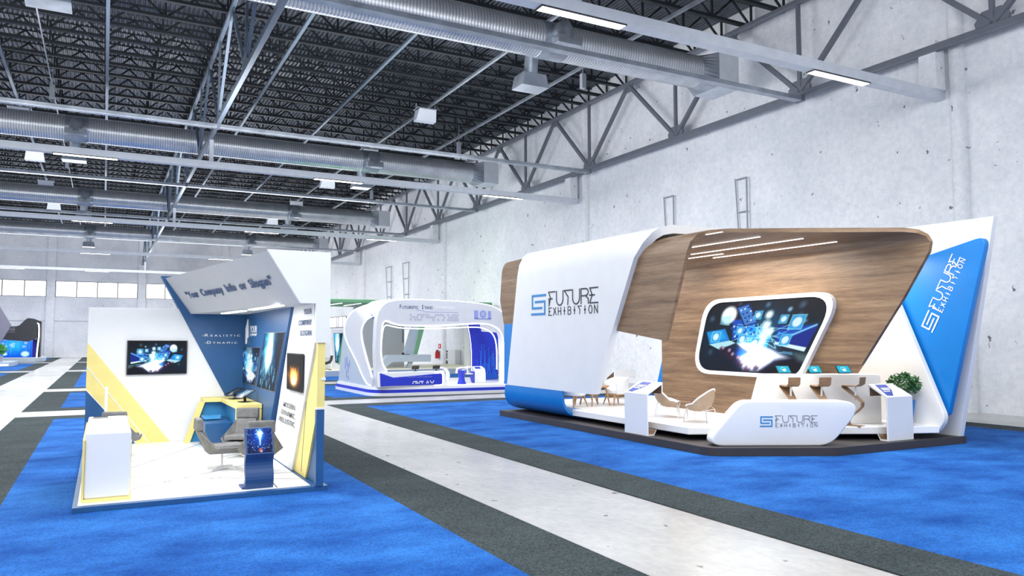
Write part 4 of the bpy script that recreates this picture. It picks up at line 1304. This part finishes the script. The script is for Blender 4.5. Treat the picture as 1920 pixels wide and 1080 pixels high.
MB().tube([(x, 31.05, z) for x, z in in2], .025, 6).build('light_strip', M['led'], st)
MB().tube([(x, 30.6, z) for x, z in outer[16:-8]], .018, 6).build('light_strip', M['led'], st)
MB().grid([[(x, 31.05, z) for x, z in outer[14:-8]], [(x * .93 + .95, 33.5, z + .1) for x, z in outer[14:-8]]]).build('roof', M['white'], st, solid=.04)
# side loop seen at an angle
lo = chaikin([(31.0, 4.0), (32.6, 3.85), (33.9, 3.62), (34.95, 3.25), (35.25, 2.8), (34.9, 2.3), (33.27, 1.46), (32.1, .68), (31.5, .45), (31.0, .42)], 2)
li = chaikin([(31.0, .72), (31.1, .85), (31.5, 1.32), (32.1, 1.95), (32.5, 2.45), (32.45, 2.9), (31.8, 3.2), (31.3, 3.33), (31.0, 3.37)], 2)
def resample(p, n):
    d = [0]
    for a, c in zip(p[:-1], p[1:]):
        d.append(d[-1] + math.dist(a, c))
    o = []
    for k in range(n + 1):
        t = d[-1] * k / n
        i = max(q for q in range(len(d)) if d[q] <= t + 1e-9)
        i = min(i, len(p) - 2)
        f = (t - d[i]) / (d[i + 1] - d[i])
        o.append((p[i][0] + (p[i + 1][0] - p[i][0]) * f, p[i][1] + (p[i + 1][1] - p[i][1]) * f))
    return o
def lx(y, z):
    return 9.93 + max(0, z - 3.2) * .75 * min(1, max(0, (33.5 - y) / 2.5)) + .06 * max(0, min(1, (31.6 - y) / .8))
A = [(lx(y, z), y, z) for y, z in resample(lo, 48)]
B = [(lx(y, z), y, z) for y, z in resample(li[::-1], 48)]
MB().loft(A, B, 3).build('side_loop', M['archgrey'], st, solid=.07, offs=0, smooth=True)
MB().tube([(x - .04, y, z) for x, y, z in A[1:-1]], .022, 6).build('light_strip', M['led'], st)
MB().tube([(x - .04, y, z) for x, y, z in B[1:-1]], .022, 6).build('light_strip', M['led'], st)
fw = MB().yz([(35.3, 2.85), (33.3, 1.5), (32.1, .7), (31.2, .4), (31.2, .3), (36.1, .3)], 9.9, 9.96).build('side_wall', M['greyblue'], st)
m = MB()
for yy, zz, hh in ((34.6, 1.15, .42), (34.85, 1.0, .5), (34.4, .85, .4), (34.2, 1.1, .3), (34.65, .6, .35), (34.35, .5, .2)):
    m.add([(9.893, yy, zz), (9.893, yy + .14, zz), (9.893, yy + .14, zz + hh), (9.893, yy, zz + hh)], [(0, 1, 2, 3)])
m.build('side_graphic', M['paleink'], fw)
MB().box(10.0, 11.3, 31.2, 33.6, 3.3, 3.4).build('blue_soffit', M['royal'], st)
# blue back panel with circuit lines
bp = MB().xz(chaikin([(15.62, 3.15), (15.82, 2.2), (15.86, 1.2), (15.82, .3)], 2) + [(17.3, .3), (17.3, 3.15)], 33.9, 34.0).build('blue_panel', M['royal'], st)
MB().tube([(x, 33.9, z) for x, z in chaikin([(15.62, 3.15), (15.82, 2.2), (15.86, 1.2), (15.82, .38)], 2)], .014, 5).build('light_strip', M['led'], st)
rn = random.Random(8)
m = MB()
for k in range(22):
    x = 16.3 + k * .045
    z = .4; zt = rn.uniform(1.0, 1.85)
    pts = [(x, z)]
    while z < zt:
        z += rn.uniform(.15, .4); pts.append((x, z))
        x += rn.choice((-.07, 0, .07)); z += .07; pts.append((x, z))
    for a, c in zip(pts[:-1], pts[1:]):
        m.bar((a[0], 33.893, a[1]), (c[0], 33.893, c[1]), .018, .01, (0, 1, 0))
m.build('circuit_graphic', M['circuit'], bp)
# header lettering
UX = (1, 0, 0); UP = (0, 0, 1)
text('F', (10.95, 30.59, 3.66), UX, UP, .17, M['inkblue'], st, sx=.7)
text('UTURISTIC', (11.07, 30.59, 3.66), UX, UP, .12, M['inkblue'], st, width=.72)
text('S', (11.95, 30.59, 3.66), UX, UP, .17, M['inkblue'], st, sx=.7)
text('TAND', (12.07, 30.59, 3.66), UX, UP, .12, M['inkblue'], st, width=.38)
text('EXHIBITION', (12.58, 30.59, 3.66), UX, UP, .12, M['inkwhite'], st, width=.88)
m = MB()
m.bar((11.7, 30.595, 3.6), (12.0, 30.595, 3.6), .012, .006, (0, 1, 0)).bar((12.0, 30.595, 3.6), (12.1, 30.595, 3.54), .012, .006, (0, 1, 0)).bar((12.1, 30.595, 3.54), (13.65, 30.595, 3.54), .012, .006, (0, 1, 0))
m.build('header_line', M['paleink'], st)
def dots(x0, z0, w, h, r, y, n, seed):
    rr = random.Random(seed)
    mb = MB()
    for k in range(n):
        i = rr.randrange(int(w / (r * 2.3))); j = rr.randrange(int(h / (r * 2.1)))
        cx = x0 + i * r * 2.3 + (j % 2) * r * 1.15; cz = z0 + j * r * 2.1
        mb.add([(cx + r * math.cos(a * PI / 3), y, cz + r * math.sin(a * PI / 3)) for a in range(6)], [tuple(range(6))])
    return mb
dots(11.45, 3.2, 2.3, .4, .05, 30.594, 60, 3).build('dot_graphic', M['hexink'], st)
m = MB()
m.add([(14.86 + .17 * math.cos(a * PI / 8), 30.592, 3.48 + .17 * math.sin(a * PI / 8)) for a in range(16)], [tuple(range(16))])
m.box(14.42, 14.62, 30.59, 30.596, 3.28, 3.64).box(15.1, 15.25, 30.59, 30.596, 3.28, 3.62).box(14.45, 15.25, 30.59, 30.596, 3.25, 3.3).build('emblem_graphic', M['paleink'], st)
m = MB()
m.add([(14.86 + .09 * math.cos(a * PI / 8), 30.588, 3.48 + .09 * math.sin(a * PI / 8)) for a in range(16)], [tuple(range(16))])
m.build('emblem_centre', M['hexink'], st)
# counter
ct = thing('reception_counter', 'white counter with a royal blue front panel under the curved white arch', 'counter', (11.5, 30.5, .38))
MB().xz([(10.02, .38), (10.0, 1.0), (12.95, 1.03), (13.12, .38)], 30.42, 30.58).build('body', M['white'], ct, bevel=.03)
pp = MB().xz(rpoly([(10.07, .98), (10.64, .78), (12.0, .86), (12.82, .92), (12.84, .44), (10.64, .44), (10.1, .43)], [0, .2, 0, .1, .1, .1, 0]), 30.39, 30.43).build('blue_panel', M['royal'], ct)
MB().tube([(x, 30.39, z) for x, z in chaikin([(12.5, .92), (12.84, .94), (12.87, .85), (12.87, .5), (12.84, .42), (12.5, .42)], 2)], .018, 6).build('light_strip', M['led'], ct)
text('FUTURISTIC STAND EXHIBITION', (11.25, 30.385, .76), UX, UP, .045, M['paleink'], ct, width=1.1)
dots(11.5, .53, 1.0, .18, .03, 30.384, 30, 5).build('dot_graphic', M['inkwhite'], ct)
for x, s in ((11.65, 'left'), (12.6, 'right')):
    t = thing('tablet', 'dark tablet on a stand on the curved stand counter, %s one' % s, 'tablet', (x, 30.52, 1.03), 0, 'tablets on the curved stand counter')
    MB().box(-.08, .08, -.05, .05, 0, .02).build('base', M['darkgrey'], t, world=False)
    MB().bar((0, 0, .01), (.02, 0, .14), .03).build('stem', M['darkgrey'], t, world=False)
    MB().hexa([(-.2, -.1, .08), (.12, -.1, .08), (.12, -.085, .075), (-.2, -.085, .075)], [(-.12, .05, .22), (.22, .05, .22), (.22, .065, .215), (-.12, .065, .215)]).build('screen', M['black'], t, world=False)
# curved stools, blue table, kiosk
def cstool(lab, loc, rz):
    t = thing('curved_stool', lab, 'stool', loc, rz, 'curved white stools')
    pr = chaikin([(-.2, .72), (-.02, .72), (.14, .66), (.26, .45), (.24, .2), (.08, .02), (-.15, .02)], 2)
    MB().loft([(x, -.14, z) for x, z in pr], [(x, .14, z) for x, z in pr], 1).build('frame', M['white'], t, world=False, solid=.07, offs=0, smooth=True)
    MB().box(-.22, .12, -.15, .15, .38, .44).build('seat', M['white'], t, world=False, bevel=.02)
    return t
c0 = cstool('curved white stool left of the blue pedestal table', (13.45, 31.8, .38), 0)
dup(c0, (14.72, 31.9, .38), PI, 'curved white stool right of the blue pedestal table')
t = thing('pedestal_table', 'white topped table on a flared royal blue pedestal', 'table', (14.15, 31.3, .38))
MB().lathe([(.2, 0), (.14, .2), (.13, .4), (.2, .58), (.22, .6), (0, .6)], (14.15, 31.3, .38), 20).build('pedestal', M['royal'], t, smooth=True)
MB().tube([(13.9, 31.3, .85), (13.93, 31.3, 1.04), (14.15, 31.3, 1.08), (14.4, 31.3, 1.05), (14.44, 31.3, .85)], .06, 8).build('tabletop', M['white'], t, smooth=True)
t = thing('info_kiosk', 'white box kiosk with slanted top before the blue circuit panel', 'kiosk', (15.2, 31.8, .38))
MB().yz([(31.6, .38), (31.6, .8), (31.66, 1.0), (32.0, 1.13), (32.05, .38)], 14.95, 15.5).build('body', M['white'], t, bevel=.02)
MB().add([(15.02, 31.7, 1.025), (15.3, 31.7, 1.025), (15.32, 31.9, 1.1), (15.05, 31.9, 1.1)], [(0, 1, 2, 3)]).build('graphic', M['royal'], t)
MB().yz([(31.62, .4), (31.62, .9), (32.0, .9), (32.0, .4)], 14.925, 14.952).build('side_panel', M['royal'], t)

# ================================================================ DISTANT GREEN STAND
st = thing('exhibition_stand', 'distant pale stand with a soft green roof edge behind the curved white stand', 'exhibition stand', (18, 51, .012))
MB().box(11.6, 24.4, 47.8, 56.5, .012, .36).build('base', M['greyblue'], st)
MB().box(11.7, 24.3, 47.9, 56.4, .36, .38).build('floor_panel', M['cream'], st)
MB().box(11.2, 24.6, 49.1, 55.2, 4.72, 4.98).build('roof', M['green'], st, bevel=.05)
for k in range(5):
    MB().bar((13.65 + 1.24 * k, 53.0, 4.705), (13.65 + 1.26 * k, 49.2, 4.705), .12, .02).build('light_strip', M['led'], st)
MB().box(15.3, 19.0, 52.0, 52.2, .38, 4.72).build('back_wall', M['fascia'], st)
MB().yz([(51.6, .38), (52.4, .38), (52.4, 4.72), (51.6, 4.72)], 23.9, 24.1).build('side_wall', M['white'], st)
MB().xz([(13.25, .38), (14.6, .38), (14.6, 3.0), (13.25, 3.0)], 50.0, 50.2).build('front_wall', M['white'], st)
MB().xz([(13.95, 2.75), (14.05, 2.75), (13.78, .7), (13.68, .7)], 49.95, 50.0).build('green_edge', M['green'], st)
g = MB().xz([(18.95, 1.3), (19.2, 1.3), (20.1, 4.6), (19.7, 4.6)], 49.9, 50.5).build('leaning_rib', M['green'], st)
MB().xz([(18.75, .9), (18.95, 1.3), (19.7, 4.6), (19.3, 4.6), (18.3, 1.3)], 50.0, 50.45).build('rib_face', M['greyblue'], g)
MB().bar((18.6, 51.2, 4.6), (18.6, 51.2, 2.1), .07).build('hanging_rod', M['steel'], st)
t = thing('bar_counter', 'long grey-blue cantilever counter on the distant green stand', 'counter', (18.6, 50, .38))
MB().xz([(16.2, .5), (17.0, 1.28), (20.1, 1.28), (20.1, .8), (17.3, .8), (16.75, .38), (16.2, .38)], 49.6, 50.4).build('body', M['greyblue'], t, bevel=.02)
MB().xz([(18.6, .8), (18.9, .8), (18.7, .38), (18.4, .38)], 49.9, 50.1).build('leg', M['greyblue'], t)
t = thing('laptop', 'dark laptop on the distant grey-blue counter', 'laptop', (18.4, 50, 1.28))
MB().box(18.15, 18.6, 49.8, 50.15, 1.28, 1.31).build('keyboard', M['black'], t)
MB().hexa([(18.15, 50.12, 1.31), (18.6, 50.12, 1.31), (18.6, 50.15, 1.31), (18.15, 50.15, 1.31)], [(18.2, 50.2, 1.42), (18.65, 50.2, 1.42), (18.65, 50.23, 1.42), (18.2, 50.23, 1.42)]).build('screen', M['black'], t)
wall_tv('poster', 'dark poster with pale blue glow on the distant green stand wall', 'poster', [(13.5, 49.98, .85), (13.74, 49.98, .8), (13.96, 49.98, 2.72), (13.37, 49.98, 2.72)], (0, -1, 0), pic_rain(50, 90, 6), M['dimscreen'], .03, .02, M['black'])
wall_tv('poster', 'blue triangular poster beside the dark glowing poster', 'poster', [(13.85, 49.98, .72), (14.3, 49.98, .7), (14.3, 49.98, 1.95), (14.03, 49.98, 1.85)], (0, -1, 0), pic_rain(40, 60, 8) * .5 + np.array([0, .28, .5]), M['dimscreen'], .02, .02, M['green'])
t = thing('office_chair', 'dark grey swivel chair at the left edge of the distant green stand', 'chair', (12.75, 49.2, .38))
MB().tube(chaikin([(12.5, 49.2, 1.0), (12.52, 49.2, .82), (12.75, 49.2, .8), (13.0, 49.2, .95), (13.05, 49.2, 1.3)], 2), .09, 8).build('shell', M['darkgrey'], t, smooth=True)
MB().box(12.55, 12.95, 49.0, 49.45, .8, .88).build('seat', M['darkgrey'], t, bevel=.03)
MB().tube([(12.75, 49.2, .42), (12.75, 49.2, .8)], .03, 8).build('column', M['chrome'], t)
for k in range(4):
    a = k * PI / 2 + .5
    MB().bar((12.75, 49.2, .44), (12.75 + .38 * math.cos(a), 49.2 + .38 * math.sin(a), .395), .04, .03).build('base_leg', M['darkgrey'], t)

# side wall fittings
t = thing('fire_extinguisher', 'red fire extinguisher hung on the white concrete side wall', 'fire extinguisher', (24.95, 60.1, .75))
MB().lathe([(0, .72), (.16, .72), (.18, .78), (.18, 1.22), (.13, 1.33), (.05, 1.38), (0, 1.38)], (24.9, 60.1, 0), 14).build('cylinder', M['red'], t, smooth=True)
MB().box(24.85, 24.95, 59.95, 60.25, 1.36, 1.44).tube([(24.9, 60.0, 1.38), (24.72, 59.9, 1.25), (24.7, 59.9, .95)], .02, 6).build('valve_hose', M['black'], t)
MB().box(24.95, 25.08, 60.0, 60.2, .9, 1.3).build('bracket', M['darkgrey'], t)
t = thing('fire_sign', 'small red sign on the side wall above the extinguisher', 'sign', (25.08, 60.0, 1.57))
MB().box(25.07, 25.09, 59.75, 60.3, 1.57, 1.95).build('plate', M['red'], t)
MB().box(25.062, 25.072, 59.95, 60.1, 1.65, 1.85).build('symbol', M['inkwhite'], t)
t = thing('drinks_cooler', 'tall white cabinet with a dark front strip against the side wall', 'cabinet', (24.8, 56.6, 0))
MB().box(24.6, 25.08, 55.7, 57.5, 0, 1.5).build('body', M['white'], t, bevel=.03)
MB().box(24.58, 24.6, 57.15, 57.48, 0, .62).box(24.58, 24.6, 57.15, 57.48, 1.3, 1.42).build('front_strip', M['black'], t)
MB().box(24.58, 24.6, 57.2, 57.45, .75, 1.25).build('window', M['greyink'], t)

# ================================================================ DARK STAND AT THE FAR WALL
st = thing('exhibition_stand', 'distant charcoal stand with a glowing blue picture wall near the far wall', 'exhibition stand', (-8, 91, .012))
MB().xy(rpoly([(-14, 89.6), (-6.4, 89.6), (-5.3, 91.5), (-5.3, 95), (-14, 95)], [0, 1.2, .6, .3, 0]), .012, .5).build('base', M['greyblue'], st, bevel=.05)
fs_ = MB().xz([(-13, 3.4), (-8.27, 3.6), (-7.75, 3.62), (-7.5, 3.72), (-6.95, 4.36), (-6.8, 4.45), (-6.3, 4.4), (-5.84, 4.2), (-5.75, 2.7), (-6.2, 2.25), (-6.79, 2.09), (-8.87, 2.28), (-13, 2.5)], 91.0, 91.6).build('fascia', M['charcoal'], st)
MB().box(-6.0, -5.66, 91.0, 93.0, .5, 4.15).build('side_jamb', M['black'], st, bevel=.05)
MB().tube(chaikin([(-5.98, 90.97, 3.95), (-5.82, 90.97, 3.9), (-5.78, 90.97, 2.6), (-5.88, 90.97, 1.5), (-5.92, 90.97, .5)], 2), .07, 6).build('light_strip', M['led'], st)
MB().box(-6.4, -6.05, 92.0, 92.2, .5, 2.3).build('blue_jamb', M['royal'], st)
MB().xz([(-13, .5), (-8.3, .5), (-8.3, 3.5), (-13, 3.5)], 92.6, 92.9).build('back_wall', M['fascia'], st)
text('NZ', (-8.42, 90.99, 3.2), UX, UP, .27, M['hexink'], st, width=.55)
text('TION', (-8.5, 90.99, 3.0), UX, UP, .08, M['hexink'], st, width=.62)
picture('picture_wall', pic_city(150, 60), [(-12.5, 91.9, .5), (-6.4, 91.9, .5), (-6.4, 91.9, 2.4), (-12.5, 91.9, 2.4)], st, M['screen'])
st = thing('exhibition_stand', 'mauve grey panel stand cut off by the left edge of the picture', 'exhibition stand', (-9.5, 79, .012))
MB().xz([(-7.03, 3.55), (-7.51, 4.43), (-8.2, 5.7), (-12.5, 5.7), (-12.5, 2.1), (-7.72, 2.1)], 78.0, 78.3).build('panel', M['mauve'], st)
MB().box(-12.5, -8.6, 78.05, 78.3, .4, 2.2).build('wall', M['mauve'], st)
MB().xy([(-12.5, 77.2), (-7.0, 77.2), (-6.75, 78.2), (-6.75, 82), (-12.5, 82)], .012, .42).build('base', M['greyblue'], st, bevel=.04)
MB().box(-12.4, -7.05, 77.16, 77.2, .1, .2).build('light_strip', M['led'], st)
t = thing('potted_plant', 'small green plant in a grey pot at the left picture edge', 'plant', (-7.75, 77.7, .42))
MB().lathe([(0, 0), (.25, 0), (.3, .5), (.27, .5), (0, .45)], (-7.75, 77.7, .42), 14).build('pot', M['ladder'], t)
lf = MB()
rn = random.Random(2)
for k in range(140):
    d = Vector((rn.gauss(0, 1), rn.gauss(0, 1), rn.gauss(0, 1))).normalized() * rn.uniform(.4, 1)
    c = Vector((-7.75 + d.x * .55, 77.7 + d.y * .5, 1.5 + d.z * .5))
    a = Vector((rn.gauss(0, 1), rn.gauss(0, 1), rn.gauss(0, 1))).normalized(); b = a.orthogonal()
    lf.add([c - a * .16, c + b * .06, c + a * .16, c - b * .06], [(0, 1, 2, 3)])
lf.build('foliage', mat('bright_leaf', (0.25, 0.55, 0.2), 0.5, var=.3), t)
MB().tube([(-7.75, 77.7, .85), (-7.75, 77.7, 1.5)], .03, 6).build('stem', M['bark'], t)

# ================================================================ LIGHT AND CAMERA
def area(name, loc, sx, sy, power, col=(1, 1, 1), rot=(0, 0, 0)):
    l = bpy.data.lights.new(name, 'AREA')
    l.shape = 'RECTANGLE'
    l.size, l.size_y = sx, sy
    l.energy = power
    l.color = col
    o = bpy.data.objects.new(name, l)
    COL.objects.link(o)
    o.location = loc
    o.rotation_euler = rot
    return o
for y, p in ((5, 3600), (27, 4200), (49, 4200), (72, 4200), (95, 4200)):
    area('bay_fill', (1, y, 11.4), 26, 12, p, (0.96, 0.98, 1.0))  # added unseen lamps for general hall brightness, no fitting hangs here
for y in (12, 33, 55, 77, 98):
    area('up_fill', (2, y, 10.9), 30, 6, 2300, (0.97, 0.98, 1.0), (PI, 0, 0))  # added upward fill to lift roof, trusses and ducts, no real uplighter
for y in (5, 27.2, 49.5, 71.7, 94):
    area('wall_fill', (12.0, y, 9.8), 3, 9, 720, (0.98, 0.99, 1.0), (0, math.radians(-78), 0))  # added fill aimed at the side wall to whiten it, no fitting
area('far_wall_fill', (2, 97, 8.5), 34, 4, 1300, (0.98, 0.99, 1.0), (math.radians(88), 0, 0))  # unseen lamp added only to brighten the far wall
# unseen fill lamps added to brighten the booth and stand interiors
area('booth_fill', (1.6, 15.2, 2.9), 1.6, 4.5, 150, (1.0, 0.99, 0.97))
area('stand_fill', (12.8, 13.2, 4.4), 1.8, 3.4, 210, (1.0, 0.97, 0.93))
area('stand_fill', (12.7, 17.6, 4.4), 2.2, 2.6, 90, (1.0, 0.97, 0.93))
area('stand_fill', (15.35, 12.3, 4.3), 1.0, 1.4, 120, (1.0, 0.98, 0.96))
area('stand_fill', (13, 32.4, 2.8), 4, 1.5, 90, (1.0, 1.0, 1.0))

w = bpy.data.worlds.new('world')
S.world = w
w.use_nodes = True
bg = w.node_tree.nodes['Background']
bg.inputs['Color'].default_value = (0.9, 0.95, 1.0, 1)
bg.inputs['Strength'].default_value = 1.1

cam = bpy.data.cameras.new('camera')
cam.sensor_width = 36.0
cam.lens = 36.0 * 1432.0 / 1920.0
cam.clip_end = 400
co = bpy.data.objects.new('camera', cam)
COL.objects.link(co)
co.location = (0, 0, 2.4)
co.rotation_euler = (math.radians(90 + 3.78), 0, math.radians(-28.08))
S.camera = co
S.view_settings.view_transform = 'Standard'
S.view_settings.look = 'None'
S.cycles.use_denoising = True
S.cycles.max_bounces = 8
S.cycles.diffuse_bounces = 4
